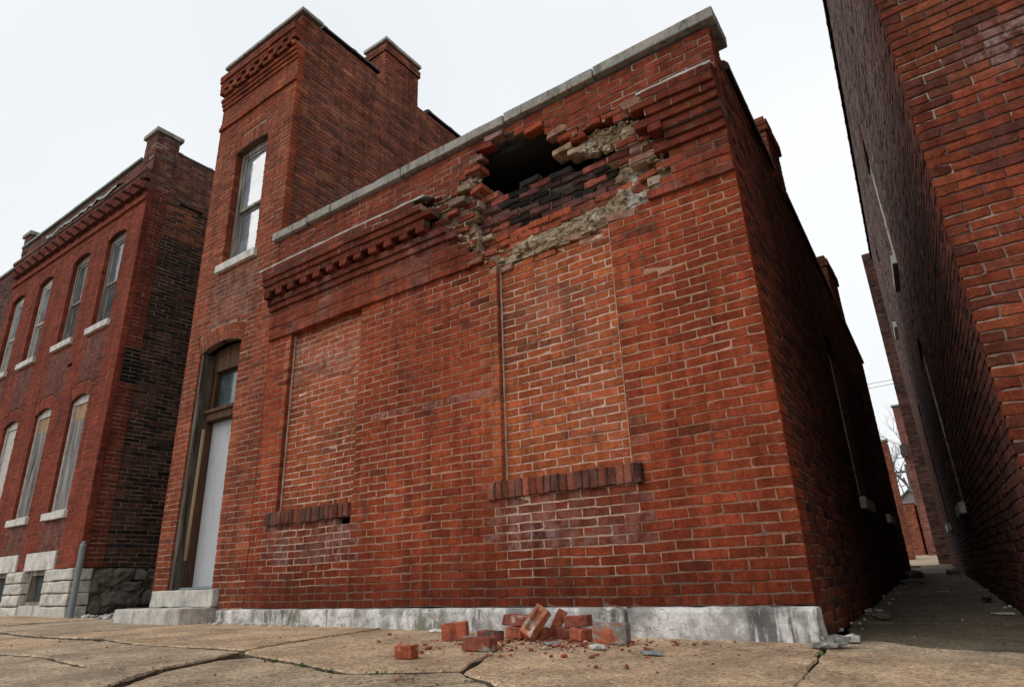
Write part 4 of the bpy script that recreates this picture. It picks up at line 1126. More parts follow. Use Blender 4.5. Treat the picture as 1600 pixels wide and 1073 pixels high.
# ================================================================= the red house on the left
lh = thing('red_house', 'painted red two-storey house with boarded lower windows and rock-faced base', 'building', (-12.7,0,gz(-12.7,0)))
lf = wall_part('front_wall', lh, (-12.7,0,0.2))
ls = wall_part('side_wall', lh, (-9.74,1.5,0.2))
FLF = Frame((0,0,0), (1,0,0), (0,-1,0))
B = Bricks()
LX0, LX1 = -15.65, -9.74
def lh_col(u, z, i):
    c = list(pal([(0.75,(0.215,0.049,0.028),0.07),(0.25,(0.175,0.042,0.026),0.08)])); al = 0
    for cu, zs in ((-10.65,4.6),(-12.05,4.6),(-13.65,4.6),(-15.05,4.6),(-10.8,1.5),(-12.25,1.5),(-13.7,1.5)):
        if abs(u-cu) < 0.42 and zs-1.0 < z < zs: c = [c[0]*0.62,c[1]*0.95,c[2]*1.2]; al = 0.3*(1-(zs-z)/1.0)
    if z > 7.3: c = [c[0]*0.66,c[1]*1.0,c[2]*1.15]; al = 0.15
    k = 1+0.12*vnoise(u,z,0.8,3)
    return (c[0]*k,c[1]*k,c[2]*k,al)
def lh_mor(u, z, i): return (0.24,0.065,0.042) if z < 7.3 else (0.22,0.15,0.13)
Hl = 0.0665
def zl(i): return 0.80+Hl*(i-1)
iu = lambda z: int(round((z-0.80)/Hl))+1
UW = [Arch(c-0.345,c+0.345,6.50,0.085,0.20) for c in (-10.65,-12.04,-13.65,-15.06)]
LW = [Arch(c-0.345,c+0.345,3.48,0.085,0.20) for c in (-10.82,-12.25,-13.70)]
LC = {}
k0 = iu(6.93); LC[k0] = 0.035; LC[k0+1] = 0.012
kd = iu(7.10)
for k, v in enumerate(['d0','d1','d0','d1',0.085,0.11]): LC[kd+k] = v
n_l = iu(7.86)
ops = []
for A in UW: ops += [(A.u0,A.u1,4.77,A.sp), A]
for A in LW: ops += [(A.u0,A.u1,1.655,A.sp), A]
LINT = [(-11.55,-10.47),(-12.97,-11.90),(-14.45,-13.35)]
for a,b in LINT: ops.append((a,b,0.7,1.07))
fill_wall(B, FLF, zl, 1, n_l, [(LX0,LX1)], 0.0, 0.222, lh_col, lh_mor, ops, lambda i,zm,ints: [(a,b,LC.get(i,0.0) if not isinstance(LC.get(i,0.0),str) else 0) for a,b,_ in ints],
          depth=0.105, joint=0.006, recess=0.003, jit=0.001, wk=0.6, skip=lambda u,z,i: isinstance(LC.get(i),str) or (abs(u+11.56) < 0.112 and abs(z-4.25) < 0.034))
for A in UW+LW: A.bricks(B, FLF, lambda: tuple(x*1.05 for x in lh_col(-9.9,3,0)[:3]), (0.24,0.085,0.06), 0.0)
for k in range(4):
    za, zb = zl(kd+k), zl(kd+k+1); uu = LX0; q = 0
    while uu < LX1-0.02:
        w = min(0.112, LX1-uu); on = (q % 2 == 0) if k % 2 == 0 else (q % 2 == 1)
        on = (q + k) % 3 != 0
        B.add(FLF, quad_of(uu,uu+w,za,zb,0.6), 0.085 if on else 0.0, 0.16, tuple(x*0.8 for x in lh_col(uu,5,0)[:3]), (0.12,0.05,0.04), name='dentil' if on else 'brick', recess=0.006)
        uu += w; q += 1
for k, r in enumerate(B.rec):
    if abs(r[1][1][0]-LX1) < 1e-6 and r[8]: B.rec[k] = r[:3]+(0.106+max(0,r[2]),)+r[4:]
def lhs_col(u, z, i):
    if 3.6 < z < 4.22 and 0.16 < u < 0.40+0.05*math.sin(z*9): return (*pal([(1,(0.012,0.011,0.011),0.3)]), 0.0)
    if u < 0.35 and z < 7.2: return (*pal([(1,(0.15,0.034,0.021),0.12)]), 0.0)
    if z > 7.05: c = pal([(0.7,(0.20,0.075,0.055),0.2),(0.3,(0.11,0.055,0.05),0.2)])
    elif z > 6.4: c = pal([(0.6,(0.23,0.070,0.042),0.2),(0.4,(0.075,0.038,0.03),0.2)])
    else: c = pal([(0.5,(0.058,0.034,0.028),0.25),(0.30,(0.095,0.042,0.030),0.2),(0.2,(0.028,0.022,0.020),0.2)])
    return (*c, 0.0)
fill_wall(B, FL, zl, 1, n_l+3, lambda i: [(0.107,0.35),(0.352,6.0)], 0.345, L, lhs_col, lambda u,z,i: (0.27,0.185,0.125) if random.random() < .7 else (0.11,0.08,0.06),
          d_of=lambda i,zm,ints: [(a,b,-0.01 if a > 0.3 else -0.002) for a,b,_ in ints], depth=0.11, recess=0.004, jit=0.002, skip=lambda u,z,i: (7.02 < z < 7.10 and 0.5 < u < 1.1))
lm = lambda x,y: (x < 236+(945-y)*0.1554)
emit_bricks(B, lh, {id(FLF): lf, id(FL): ls}, pickmask=lm)
for k, A in enumerate(UW):
    sash_window(lh, F0, A, 4.77, MPAINTD if k < 2 else MPAINT, MGLASSD if k < 2 else MGLASS, MGLASSD if k < 3 else MGLASS, MSILL, dep=0.075, mid=0.48)
for k, A in enumerate(LW):
    sash_window(lh, F0, A, 1.655, MPAINT, None, None, MSILL, dep=0.055, board=MPLY if k < 2 else MPAINT, boardtop=MPLYT if k < 2 else MPAINT)
# parapet copings and the two little piers
for k in range(4):
    a = -15.62+k*1.36; stone_block('coping_strip', F0, (a,a+1.352,zl(n_l+1)+0.002,zl(n_l+1)+0.05,-0.30,0.045), MCOPPER, lh, 0.006, 5, 0.004, 70+k)
def pier(x0, x1, y0, y1, z0, z1):
    chimney(lh, 'corner_pier', x0,x1,y0,y1,z0,z1, lambda u,z,i: pal([(0.7,(0.16,0.07,0.058),0.2),(0.3,(0.24,0.16,0.13),0.2)]), (0.26,0.20,0.17), 0.0)
    stone_block('pier_cap', F0, (x0-0.045,x1+0.045,z1+0.0,z1+0.085,-y1-0.045,-y0+0.045), MCOP, lh, 0.01, 3, 0.004, x0)
pier(-10.16,-9.735,-0.012,0.40,7.78,8.33); pier(-15.66,-15.3,-0.012,0.36,7.76,8.2)
# torn flashing along the cornice
vs, fs = [], []; n = 46
for k in range(n+1):
    uu = -13.9+3.1*k/n; sag = 0.035*mnoise.noise(Vector((uu*2.1,3,0)))+0.03*mnoise.noise(Vector((uu*6,9,0)))
    z = zl(kd+6)+0.03
    for dd, zz in ((0.0,z+0.16+sag*0.5),(0.06,z+0.10+sag),(0.125,z+0.03+sag*1.3),(0.13,z-0.03+sag*2.2)): vs.append(F0.p(uu,zz,dd+0.01*mnoise.noise(Vector((uu*5,zz,1)))))
for k in range(n):
    for r in range(3): fs.append((k*4+r,k*4+r+1,(k+1)*4+r+1,(k+1)*4+r))
o = mesh_obj('torn_flashing', vs, fs, MCOPPER, lh); md = o.modifiers.new('s','SOLIDIFY'); md.thickness = 0.004
tile_run(lh, FL, 0.42, 5.9, 8.11, 0.6, -0.24, 0.0)
boxes_obj('roof', F0, [(-15.5,-9.9,7.6,7.7,-6,-0.15)], MROOF, lh)
boxes_obj('interior_blackout', F0, [(-15.5,-9.9,0.1,7.5,-5.9,-0.42)], MDARK, lh)
boxes_obj('rear_wall', F0, [(-15.6,-9.8,0.1,7.7,-6.1,-6.0),(-15.64,-15.56,0.1,7.8,-6.0,-0.11)], MROOF, lh)
# base: rock-faced blocks, lintels, cellar windows
for k, (a,b) in enumerate(LINT):
    stone_block('lintel_stone', F0, (a,b,0.802,1.065,-0.10,0.025), MSILL, lh, 0.006, 5, 0.003, 80+k)
stk = [(-10.66,-9.76),(-12.12,-11.46),(-13.55,-12.88),(-15.62,-14.40)]
sd = 100
for a, b in stk:
    for r in range(4):
        za = 0.12+0.17*r; stone_block('base_stone', F0, (a+random.uniform(-.012,.012),b+random.uniform(-.012,.012)*(1 if b < -9.8 else 0),za+0.004,za+0.162,-0.24,0.045), MROCK, lh, 0.02, 6, 0.012, sd, 6, bulge=0.035); sd += 1
for k,(a,b) in enumerate([(-11.46,-10.66),(-12.88,-12.12),(-14.40,-13.55)]):
    stone_block('base_stone', F0, (a+0.01,b-0.01,0.06,0.30,-0.24,0.03), MSTEP, lh, 0.015, 6, 0.008, sd, 5); sd += 1
    w = boxes_obj('cellar_window', F0, [(a,a+0.07,0.30,0.80,-0.20,-0.05),(b-0.07,b,0.30,0.80,-0.20,-0.05),(a+0.07,b-0.07,0.73,0.80,-0.20,-0.05),(a+0.07,b-0.07,0.30,0.35,-0.20,-0.04)], MPAINTD, lh)
    boxes_obj('pane', F0, [(a+0.07,b-0.07,0.35,0.73,-0.15,-0.14)], MGLASSD, w)
# rubble foundation round the corner
boxes_obj('foundation_core', FL, [(0.26,6.0,-0.1,0.80,-0.3,-0.075)], MFOUND, lh)
random.seed(5)
for r in range(4):
    y = 0.20+0.1*random.random()
    while y < 2.4:
        w = random.uniform(0.16,0.62); h = random.uniform(0.12,0.24)
        zb = 0.10+0.16*r+random.uniform(-.03,.05)
        stone_block('foundation_stone', FL, (y+0.006,y+w-0.006,zb,min(0.79,zb+h),-0.22,random.uniform(-0.05,0.035)), MFOUND, lh, 0.035, 7, 0.045, sd, 4.5, bulge=0.045, chips=0.10); sd += 1
        y += w
# burnt scar on the side wall and the pipe at the corner
vs, fs = tube([(-9.40,-0.10,0.02),(-9.415,-0.10,0.6),(-9.425,-0.095,1.08)], 0.038, 12)
v2, f2 = tube([(-9.425,-0.095,1.075),(-9.426,-0.095,1.10),(-9.415,-0.095,1.135)], 0.042, 12, 0.018)
sp = thing('standpipe', 'grey-green steel pipe standing at the corner of the red house', 'pipe', (-9.40,-0.10,gz(-9.4,-0.1)))
mesh_obj('pipe_shaft', vs, fs, MPIPE, sp, smooth=False); mesh_obj('pipe_cap', v2, f2, MPIPE, sp)

# ================================================================= next house, cut by the left edge
nh = thing('neighbour_house', 'dark brick house beyond the red one, cut by the left edge', 'building', (-18.5,0.3,gz(-18,0)))
FN = Frame((0,0.25,0), (1,0,0), (0,-1,0))
nf = wall_part('front_wall', nh, (-18.5,0.25,0.2))
B = Bricks()
fill_wall(B, FN, lambda i: 0.1+Hl*(i-1), 1, 118, [(-21.5,-15.72)], 0.0, 0.222, lambda u,z,i: pal([(0.6,(0.135,0.050,0.040),0.2),(0.4,(0.085,0.045,0.042),0.2)]), lambda u,z,i: (0.15,0.10,0.085), depth=0.1, recess=0.004, wk=0.6)
emit_bricks(B, nh, {id(FN): nf})
stone_block('coping_stone', FN, (-21.5,-15.70,7.89,7.96,-0.3,0.04), MCOP, nh, 0.008, 6, 0.004, 140)
boxes_obj('roof', F0, [(-21.4,-15.75,7.6,7.7,-6,-0.40),(-21.4,-15.75,0.1,7.6,-6,-5.9),(-15.80,-15.72,0.1,7.8,-6,-0.36)], MROOF, nh)

# ================================================================= the tall building on the right of the alley
tb = thing('tall_building', 'tall brown brick building on the right side of the alley', 'building', (3.5,0,gz(3,0)))
FB = Frame((0,0,0), (1,0,0), (0,-1,0))
tf = wall_part('front_wall', tb, (3.2,0,0.1)); ts = wall_part('side_wall', tb, (0.8,6,0.1))
B = Bricks()
def tb_col(u, z, i):
    c = list(pal([(0.64,(0.205,0.047,0.024),0.10),(0.24,(0.155,0.042,0.026),0.11),(0.08,(0.24,0.060,0.029),0.08),(0.04,(0.105,0.036,0.026),0.15)]))
    k = 1.0
    al = 0.0
    if z > 3.2: c[0] *= 0.86
    sm = max(0.0, 1-((u-1.80)**2*2.0+(z-3.42)**2*6.0)/0.30)
    if sm > 0: k *= 1-0.35*sm; al = 0.85*sm
    if abs(u-1.12) < 0.13: k *= 0.8
    k *= 1+0.16*vnoise(u,z,0.9,2)
    return (c[0]*k,c[1]*k,c[2]*k,al)
def tb_mor(u, z, i):
    if random.random() < 0.30: return (0.40,0.33,0.28)
    return (0.13,0.088,0.07) if z > 2.2 else (0.26,0.19,0.155)
fill_wall(B, FB, lambda i: 0.02+H*(i-1), 1, 132, [(1.12,6.5)], 1.12, L, tb_col, tb_mor, [], depth=0.105, recess=0.010, joint=0.0095, jit=0.0022)
for k, r in enumerate(B.rec):
    if abs(r[1][0][0]-1.12) < 1e-6: B.rec[k] = r[:3]+((0.215 if (r[1][1][0]-r[1][0][0]) < 0.17 else 0.105),)+r[4:9]+(0.003,)+r[10:]
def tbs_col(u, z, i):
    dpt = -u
    hi = max(0.0, min(1.0, (z-2.2)/3.5)); t = min(1.0, max(0.0,dpt-0.1)/1.2)  # sky light above and alley gloom below are painted into the colour
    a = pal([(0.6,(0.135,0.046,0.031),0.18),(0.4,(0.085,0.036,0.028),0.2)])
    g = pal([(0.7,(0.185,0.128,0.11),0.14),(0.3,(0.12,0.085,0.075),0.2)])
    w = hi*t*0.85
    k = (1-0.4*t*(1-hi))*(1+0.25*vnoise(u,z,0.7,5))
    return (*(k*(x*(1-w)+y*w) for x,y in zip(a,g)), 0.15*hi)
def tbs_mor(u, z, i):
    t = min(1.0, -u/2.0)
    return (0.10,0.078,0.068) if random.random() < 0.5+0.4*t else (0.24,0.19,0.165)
TW = [Arch(-6.05,-5.15,3.12,0.17,0.2), Arch(-6.45,-5.40,6.45,0.18,0.2), Arch(-11.3,-10.4,3.3,0.17,0.2), Arch(-12.0,-11.1,7.2,0.18,0.2)]
TZ = [1.10,4.48,1.10,5.35]
ops = []
for A, z0 in zip(TW,TZ): ops += [(A.u0,A.u1,z0,A.sp), A]
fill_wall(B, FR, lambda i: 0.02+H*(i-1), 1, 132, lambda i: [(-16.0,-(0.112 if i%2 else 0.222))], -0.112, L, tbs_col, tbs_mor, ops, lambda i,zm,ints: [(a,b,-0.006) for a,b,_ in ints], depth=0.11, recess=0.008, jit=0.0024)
for A in TW: A.bricks(B, FR, lambda: tbs_col(-4,3,0)[:3], (0.10,0.08,0.07), -0.006)
emit_bricks(B, tb, {id(FB): tf, id(FR): ts})
for A, z0, em in zip(TW, TZ, (MPAINTD, MPAINT, MPAINTD, MPAINT)):
    side_window(tb, FR, A.u0, A.u1, z0, A.sp, 0.07, em, MSTEP, MGLASSD)
tile_run(tb, FR, -15.9, -0.05, 9.02, 0.6, -0.24, 0.05)
stone_block('coping_stone', F0, (1.05,6.55,9.0,9.1,-0.34,0.05), MCOP, tb, 0.01, 6, 0.004, 150)
boxes_obj('roof', F0, [(1.3,6.4,8.6,8.7,-15.9,-0.2)], MROOF, tb)
boxes_obj('interior_blackout', F0, [(1.55,6.2,0.1,8.5,-15.5,-0.6)], MDARK, tb)
boxes_obj('rear_wall', F0, [(0.2,6.4,0.0,8.7,-16.1,-16.02),(6.42,6.5,0.0,8.8,-16.0,-0.11)], MROOF, tb)
# its rear wing, standing forward into the alley
FW = Frame((0,15.9,0), (1,0,0), (0,-1,0))
rw = wall_part('rear_wing', tb, (0.1,15.9,0.2))
B = Bricks()
fill_wall(B, FW, lambda i: 0.2+H*(i-1), 1, 132, [(-0.09,0.26)], -0.09, L, lambda u,z,i: pal([(0.6,(0.13,0.060,0.046),0.2),(0.4,(0.08,0.045,0.038),0.2)]), lambda u,z,i: (0.15,0.11,0.09), depth=0.3, recess=0.006)
emit_bricks(B, rw, {id(FW): rw}, maxpick=0)

# ================================================================= what shows through the far end of the alley
def far_house(name, label, cat, x0, x1, y, z1, c1, c2, mor, depth=4.0, roofcol=None, z0=0.55):
    t = thing(name, label, cat, ((x0+x1)/2, y, z0))
    f = Frame((0,y,0),(1,0,0),(0,-1,0)); fs_ = Frame((x1,y,0),(0,1,0),(1,0,0)); fl_ = Frame((x0,y+depth,0),(0,-1,0),(-1,0,0))
    w = wall_part('front_wall', t, ((x0+x1)/2,y,z0)); w2 = wall_part('side_wall', t, (x1,y,z0)); w3 = wall_part('side_wall', t, (x0,y,z0))
    Bq = Bricks(); n = int((z1-z0)/H)
    cf = lambda u,z,i: pal([(0.65,c1,0.15),(0.35,c2,0.2)])
    for ff, a, b in ((f,x0,x1),(fs_,0,depth),(fl_,0,depth)):
        fill_wall(Bq, ff, lambda i: z0+H*(i-1), 1, n, [(a,b)], a, L, cf, lambda u,z,i: mor, depth=0.1)
    emit_bricks(Bq, t, {id(f): w, id(fs_): w2, id(fl_): w3}, maxpick=0)
    boxes_obj('roof', f, [(x0+0.08,x1-0.08,z1-0.3,z1-0.2,-depth+0.1,-0.1)], MROOF, t)
    stone_block('coping_stone', f, (x0-0.05,x1+0.05,z1-0.02,z1+0.06,-0.35,0.04), MCOP, t, 0.01, 3, 0.003, y)
    return t
far_house('far_townhouse', 'tall dull red townhouse far down the alley on the right', 'building', -1.05, 3.2, 30.0, 7.35, (0.21,0.080,0.062), (0.16,0.066,0.055), (0.24,0.16,0.14), 6)
far_house('far_shed', 'low orange brick outbuilding far down the alley', 'building', -2.02, -1.32, 33.0, 3.15, (0.34,0.10,0.05), (0.25,0.08,0.045), (0.32,0.22,0.17), 3)
far_house('garden_wall', 'ragged brick pier at the left end of the alley', 'wall', -2.4, -1.05, 22.0, 4.55, (0.27,0.085,0.05), (0.20,0.07,0.045), (0.28,0.2,0.16), 0.8, z0=0.45)
gr = thing('gable_house', 'small far house with a grey gabled roof behind the outbuilding', 'building', (-1.75,40,0.7))
vs = [(-2.5,40,0.6),(-1.1,40,0.6),(-1.1,40,3.8),(-1.8,40,4.36),(-2.5,40,3.8)]; vs += [(x,44,z) for x,y,z in vs]
mesh_obj('house_wall', vs, [(0,1,2,3,4),(9,8,7,6,5),(0,5,6,1),(1,6,7,2),(4,9,5,0)], plain_material('far_plaster',(0.24,0.21,0.20),0.9), gr)
vs = [(-2.65,39.85,3.68),(-1.8,39.85,4.38),(-0.95,39.85,3.68),(-2.65,44.1,3.68),(-1.8,44.1,4.38),(-0.95,44.1,3.68)]; vs += [(x,y,z+0.08) for x,y,z in vs]
mesh_obj('house_roof', vs, [(0,3,4,1),(1,4,5,2),(6,7,10,9),(7,8,11,10),(0,1,7,6),(1,2,8,7),(3,9,10,4),(4,10,11,5),(0,6,9,3),(2,5,11,8)], plain_material('grey_shingle',(0.22,0.225,0.235),0.9), gr)
# bare tree and pole with wires
def bare_tree(name, label, base, h, seed):
    random.seed(seed)
    t = thing(name, label, 'tree', base)
    parts = []; trunk = []
    def grow(p, dirv, ln, r, lev):
        pts = [p]; d = dirv.copy(); q = p.copy()
        for k in range(4):
            d = (d + Vector((random.gauss(0,.13),random.gauss(0,.13),random.gauss(0.03,.08)))).normalized()
            q = q + d*ln/4; pts.append(q.copy())
        (trunk if lev == 0 else parts).append(tube([tuple(x) for x in pts], r, 5 if lev else 8, r*0.55))
        if lev < 5:
            for k in range(3 if lev < 4 else 2):
                nd = (d + Vector((random.gauss(0,.55),random.gauss(0,.55),random.gauss(0.1,.35)))).normalized()
                grow(pts[random.choice((2,3,4,4))], nd, ln*random.uniform(.6,.8), r*0.52, lev+1)
    grow(Vector(base), Vector((0.02,0,1)), h*0.34, h*0.018, 0)
    mesh_obj('trunk', *join(trunk), MBARK, t, base); mesh_obj('crown', *join(parts), MBARK, t, base)
bare_tree('bare_tree', 'bare grey tree far behind the alley end', (-2.3,48,0.7), 12.0, 4)
bare_tree('bare_tree', 'paler bare tree farthest away, left in the alley gap', (-4.2,60,0.7), 15.0, 9)
up = thing('utility_pole', 'dark utility pole with a crossarm at the end of the alley', 'utility pole', (-2.0,46,0.7))
v, q = tube([(-2.0,46,0.6),(-1.98,46,6.6)], 0.12, 10, 0.09); mesh_obj('pole', v, q, MBARK, up)
mesh_obj('crossarm', *fbox(Frame((0,46,0),(1,0,0),(0,-1,0)), -2.7,-1.25,6.05,6.17,-0.05,0.14), MBARK, up)
for k, x in enumerate((-2.6,-2.3,-1.65,-1.35)):
    v, q = tube([(x,45.95,6.16),(x,45.95,6.3)], 0.035, 6); mesh_obj('insulator', v, q, MTILE, up)
for k,(za,zb,lab) in enumerate([(8.60,8.95,'thin overhead wire crossing the alley gap, upper one'),(8.42,8.72,'thin overhead wire crossing the alley gap, lower one')]):
    v, q = tube([(x, 30+0.0*x, za+(zb-za)*(x+8)/16+0.010*(x*x)/8-0.15) for x in np.linspace(-8,8,17)], 0.011, 5)
    tag(mesh_obj('overhead_wire', v, q, MWIRE, None, (0,30,za)), lab, 'wire', 'overhead wires')
# bracket lamp / sign on the far townhouse
sg = boxes_obj('bracket_sign', Frame((0,29.9,0),(1,0,0),(0,-1,0)), [(-1.12,-0.86,4.95,5.45,0.0,0.35),(-1.0,-0.79,5.5,5.55,0.0,0.1)], MTILE, None)
tag(sg, 'small black box bracketed to the far townhouse', 'sign')

# ================================================================= loose bricks in front of the plinth
def loose_brick(label, center, size, rot, mat_cols, seed, frog=False, parent=None):
    g0 = gz(center[0],center[1]); center = (center[0],center[1],g0+(center[2]-g0)*0.88)
    bm = bmesh.new()
    bmesh.ops.create_cube(bm, size=1.0)
    size = tuple(x*0.88 for x in size)
    bmesh.ops.scale(bm, vec=size, verts=bm.verts)
    bmesh.ops.bevel(bm, geom=list(bm.edges), offset=0.006, segments=2, affect='EDGES', profile=0.5)
    es = [e for e in bm.edges if e.calc_length() > 0.03]
    bmesh.ops.subdivide_edges(bm, edges=es, cuts=9 if frog else 6, use_grid_fill=True)
    for v in bm.verts:
        p = v.co*14 + Vector((seed*3.3,seed,seed*1.9))
        v.co += mnoise.noise_vector(p)*0.0035 + mnoise.noise_vector(p*3)*0.0016
        w = mnoise.noise(v.co*9+Vector((seed*9.1,0,0)))
        if w > 0.33: v.co *= 1-0.25*(w-0.33)
        if frog and v.co.z > size[2]*0.42 and abs(v.co.x) < size[0]*0.33 and abs(v.co.y) < size[1]*0.22: v.co.z -= 0.026
    bm.verts.ensure_lookup_table()
    me = bpy.data.meshes.new('loose_brick'); bm.to_mesh(me); bm.free()
    me.materials.append(MB_)
    base, patch, amt = mat_cols
    cs = []
    for v in me.vertices:
        w = mnoise.noise(v.co*11+Vector((seed*4.4,seed*2,0)))+0.35*mnoise.noise(v.co*40)
        t = max(0,min(1,(w-(1-amt)*0.55+0.12)*9))
        cs.append((*(a*(1-t)+b*t for a,b in zip(base,patch)), 0.12))
    set_cols(me, cs)
    o = bpy.data.objects.new('loose_brick', me); link(o, None, center)
    if len(rot) == 2:
        ax = Vector(rot[0]).normalized(); nz_ = Vector(rot[1]); nz_ = (nz_-ax*nz_.dot(ax)).normalized()
        o.rotation_euler = Matrix((ax, nz_.cross(ax), nz_)).transposed().to_euler()
    else: o.rotation_euler = [math.radians(a) for a in rot]
    tag(o, label, 'brick', 'bricks fallen on the sidewalk')
    return o
RED = (0.36,0.095,0.048); DRD = (0.24,0.066,0.042); ORG = (0.42,0.15,0.075); GRY = (0.30,0.28,0.25); PAL = (0.50,0.40,0.33); BLK = (0.07,0.055,0.05)
S = (0.215,0.105,0.066)
def gg(x,y): return gz(x,y)
loose_brick('broken half brick lying alone, nearest the camera', (-1.81,-1.50,gg(-1.8,-1.5)+0.040), (0.125,0.10,0.078), (0,0,14), (RED,PAL,0.12), 1)
loose_brick('red brick set on edge at the left of the pile', (-2.17,-0.66,gg(-2.2,-.7)+0.066), (0.20,0.085,0.125), (3,-4,24), (RED,DRD,0.5), 2)
loose_brick('brick lying flat with a grey left half, in front of the pile', (-1.64,-1.08,gg(-1.6,-1.1)+0.046), (0.225,0.11,0.080), (0,2,10), (DRD,GRY,0.50), 3)
loose_brick('dark brick half hidden behind the flat one', (-1.95,-0.56,gg(-1.9,-.6)+0.036), (0.205,0.10,0.066), (0,0,-12), (DRD,BLK,0.5), 4)
loose_brick('brick with a pale mortar patch lying on top of the pile, left', (-1.86,-0.36,gg(-1.9,-.4)+0.128), (0.235,0.11,0.078), (0,3,6), (DRD,PAL,0.42), 5)
loose_brick('red brick under the mortar-patched one, at the pile centre', (-1.83,-0.40,gg(-1.8,-.4)+0.046), (0.20,0.11,0.076), (0,0,-20), (RED,DRD,0.3), 6)
loose_brick('orange brick tipped up on end with its frog showing', (-1.625,-0.50,gg(-1.6,-.5)+0.128), (0.235,0.112,0.080), ((0.40,0.50,0.72),(0.15,-0.75,0.45)), (ORG,PAL,0.22), 7, True)
loose_brick('brick lying flat beneath the tipped orange one', (-1.67,-0.42,gg(-1.7,-.4)+0.044), (0.17,0.105,0.080), (0,0,4), (RED,DRD,0.4), 8)
loose_brick('red brick leaning behind the tipped orange one', (-1.60,-0.27,gg(-1.6,-.3)+0.10), (0.20,0.10,0.075), (14,-60,12), (RED,DRD,0.4), 9)
loose_brick('brick lying flat right of the tipped one, under the crusted one', (-1.50,-0.30,gg(-1.5,-.3)+0.042), (0.16,0.10,0.078), (0,0,16), (DRD,GRY,0.35), 10)
loose_brick('orange-red brick with blackened end at the right of the pile', (-1.36,-0.38,gg(-1.4,-.4)+0.044), (0.16,0.10,0.080), (0,3,-30), (RED,BLK,0.45), 11)
loose_brick('grey mortar-crusted brick lying on two others', (-1.42,-0.30,gg(-1.4,-.3)+0.124), (0.19,0.105,0.078), (0,-2,5), (DRD,GRY,0.55), 12)
loose_brick('largest brick on edge with a grey mortar face, rightmost', (-1.09,-0.48,gg(-1.1,-.5)+0.066), (0.245,0.09,0.130), (0,1,3), (RED,(0.26,0.245,0.215),0.95), 13)
# bigger chips one can pick out
def chip(label, center, r, sq, mat, seed, cat='stone chip', name='stone_chip'):
    bm = lump(center, r, seed, sq, 1, 0.25)
    tag(bm_obj(name, bm, mat, None, center), label, cat)
chip('pale mortar chip right of the fallen bricks', (-1.04,-0.76,gg(-1,-.8)+0.014), 0.055, (1.2,.8,.35), MSILL, 2)
chip('flat grey slate chip lying before the right plinth stone', (-0.66,-0.88,gg(-.7,-.9)+0.010), 0.06, (1.3,.7,.22), MPIPE, 5)
chip('flat grey slate chip in front of the brick pile', (-1.40,-0.66,gg(-1.4,-.7)+0.010), 0.06, (1.2,.8,.22), MPIPE, 8)
chip('large broken white stone at the alley corner of the plinth', (0.11,-0.22,gg(.1,-.2)+0.03), 0.085, (1.0,.9,.5), MPL, 9)
chip('flat white stone flake at the alley mouth', (0.07,-0.33,gg(.1,-.3)+0.016), 0.075, (1.1,.7,.3), MPL, 13)
chip('small white stone behind the corner flakes', (0.15,0.02,gg(.1,0)+0.02), 0.05, (1.0,.9,.6), MPL, 17)
chip('white paper-thin flake by the plinth left of the pile', (-2.75,-0.20,gg(-2.7,-.2)+0.012), 0.07, (1.4,.6,.25), MSILL, 21)
chip('long dark brick fragment lying across the alley, left', (0.02,6.3,gg(.1,6.3)+0.02), 0.14, (1.6,.8,.45), MFOUND, 25)
chip('dark lump of rubbish at the far left alley wall', (-0.12,8.6,gg(0,8.6)+0.04), 0.15, (1.2,1.0,.6), MFOUND, 27)
chip('dark heap at the far right foot of the alley wall', (0.42,9.6,gg(.3,9.6)+0.02), 0.14, (1.5,1.0,.6), MFOUND, 29)
chip('broken half brick lying in the alley by the shop wall', (0.16,1.35,gg(.2,1.35)+0.02), 0.055, (1.3,.9,.6), MFOUND, 31)
chip('flat pale scrap on the alley floor, nearest the tall building', (0.88,1.75,gg(.9,1.75)+0.008), 0.06, (1.5,.8,.15), MSTEP, 33)
chip('small pale scrap halfway down the alley floor', (0.42,4.4,gg(.4,4.4)+0.008), 0.06, (1.4,.7,.15), MSILL, 35)
chip('dark plank end at the foot of the tall building', (0.80,3.2,gg(.8,3.2)+0.02), 0.10, (0.6,2.0,.3), MWOOD, 37)
# crumbs of brick, mortar and gravel
_bm = bmesh.new(); bmesh.ops.create_icosphere(_bm, subdivisions=1, radius=1.0); _bm.verts.ensure_lookup_table()
ICO = [tuple(v.co) for v in _bm.verts]; ICOF = [tuple(v.index for v in f.verts) for f in _bm.faces]; _bm.free()
def crumbs(name, spots, mat, cols=None, seed=0):
    random.seed(seed); vs, fs, cs = [], [], []
    for (x,y,r) in spots:
        k = len(vs); z = gz(x,y)
        c = cols and random.choice(cols)
        a = random.random()*6.28; sx, sy, sz = random.uniform(.8,1.4), random.uniform(.6,1.0), random.uniform(.35,.75)
        for p in ICO:
            k2 = r*random.uniform(.65,1.15); px, py = p[0]*sx*k2, p[1]*sy*k2
            vs.append((x+px*math.cos(a)-py*math.sin(a), y+px*math.sin(a)+py*math.cos(a), z+r*sz*0.45+p[2]*sz*k2))
            if cols: cs.append((*c,0.1))
        fs += [tuple(k+t for t in q) for q in ICOF]
    o = mesh_obj(name, vs, fs, mat, None, cols=cs if cols else None)
    o['kind'] = 'stuff'; return o
random.seed(21)
sp_ = [(random.gauss(-1.55,0.42), -0.25-abs(random.gauss(0.25,0.38)), abs(random.gauss(0.006,0.007))+0.002) for _ in range(520)]
sp_ += [(random.uniform(-5.8,0.6), random.uniform(-2.4,-0.12), abs(random.gauss(0.003,0.004))+0.0015) for _ in range(320)]
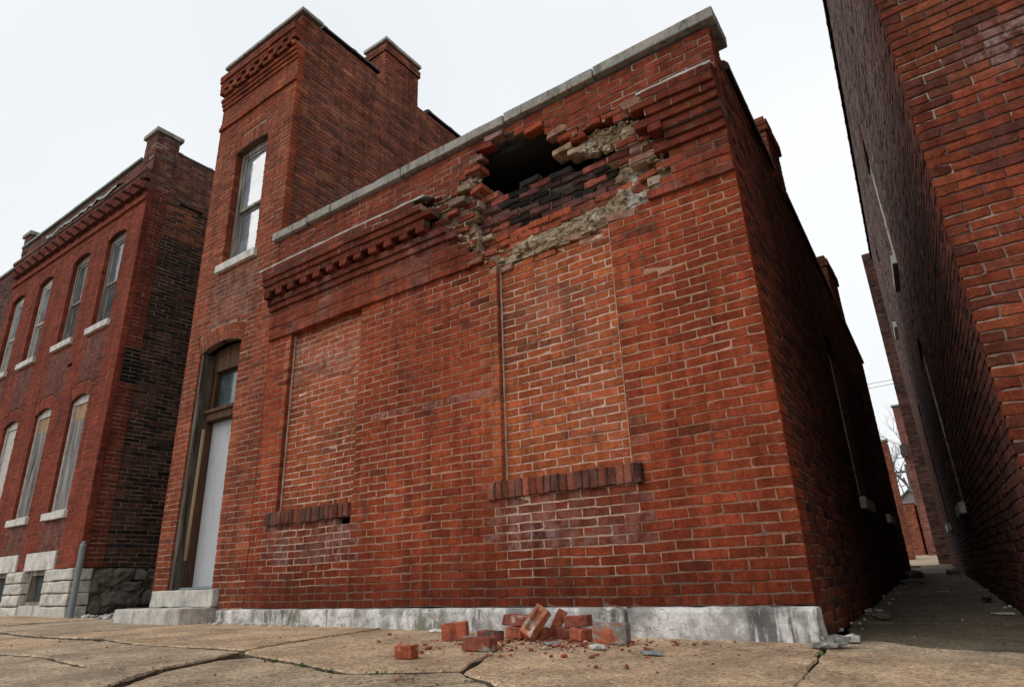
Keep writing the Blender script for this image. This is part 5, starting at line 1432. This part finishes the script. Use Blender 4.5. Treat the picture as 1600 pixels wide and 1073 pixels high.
sp_ += [(x, y, 0.019) for x,y in [(-2.32,-1.02),(-1.3,-0.72),(-1.05,-1.12),(-0.92,-1.0),(-1.65,-0.78),(-0.45,-0.16),(-3.6,-1.0),(-0.58,-1.35),(-2.1,-1.25),(-2.95,-0.5),(-1.47,-0.62),(-1.22,-0.58)]]
tag(crumbs('brick_crumbs', sp_, MB_, [RED,ORG,DRD,(0.45,0.30,0.22)], 1), 'red brick crumbs scattered round the fallen bricks', 'rubble')
sp_ = [(random.uniform(-6.0,-4.3), -0.09-abs(random.gauss(0,.06)), abs(random.gauss(0.014,0.012))+0.004) for _ in range(70)]
sp_ += [(random.uniform(-9.6,-7.65), random.uniform(-0.15,0.9), abs(random.gauss(0.02,0.02))+0.006) for _ in range(160)]
sp_ += [(random.uniform(0.02,0.16)-0.03*max(0,t), t, abs(random.gauss(0.006,0.008))+0.003) for t in [random.uniform(0.05,6) for _ in range(60)]]
sp_ += [(wr(t)-abs(random.gauss(0,.09)), t, abs(random.gauss(0.006,0.006))+0.002) for t in [random.uniform(0.3,10) for _ in range(26)]]
sp_ += [(random.uniform(0.1,0.9), random.uniform(0.3,11), abs(random.gauss(0.004,0.005))+0.002) for _ in range(16)]
tag(crumbs('gravel', sp_, MSTEP, None, 2), 'pale grit and stone crumbs along the wall feet and alley', 'gravel')
# weeds in the joints
random.seed(3); vs, fs = [], []
def tuft(x, y, n, h):
    for _ in range(n):
        a = random.random()*6.28; px, py = x+random.gauss(0,.02), y+random.gauss(0,.02); z = gz(px,py)-0.02
        l = h*random.uniform(.5,1.2); w = 0.004+0.25*l*random.random()*0.25; bx, by = math.cos(a)*l*0.7, math.sin(a)*l*0.7
        k = len(vs); nx_, ny_ = -math.sin(a)*w, math.cos(a)*w
        vs.extend([(px-nx_,py-ny_,z),(px+nx_,py+ny_,z),(px+bx*.5+nx_*1.4,py+by*.5+ny_*1.4,z+l*.8),(px+bx*.5-nx_*1.4,py+by*.5-ny_*1.4,z+l*.8),(px+bx,py+by,z+l*0.9)])
        fs.extend([(k,k+1,k+2,k+3),(k+3,k+2,k+4)])
for t in np.linspace(0,1,9): tuft(-3.48+0.22*t+random.gauss(0,.01), -0.15-1.05*t, 9, 0.02)
for x,y in [(-3.30,-1.1),(-3.36,-0.75),(-2.5,-1.83),(-2.2,-1.87),(-1.9,-1.95),(0.07,-0.5),(0.085,-0.62),(-2.75,-0.1),(-2.95,-0.1),(-4.3,-0.1),(0.06,0.12),(-1.6,-1.92)]: tuft(x,y,10,0.024)
w = mesh_obj('weeds', vs, fs, MLEAF); w['kind'] = 'stuff'; tag(w, 'small green weeds growing in the sidewalk joints', 'weeds')
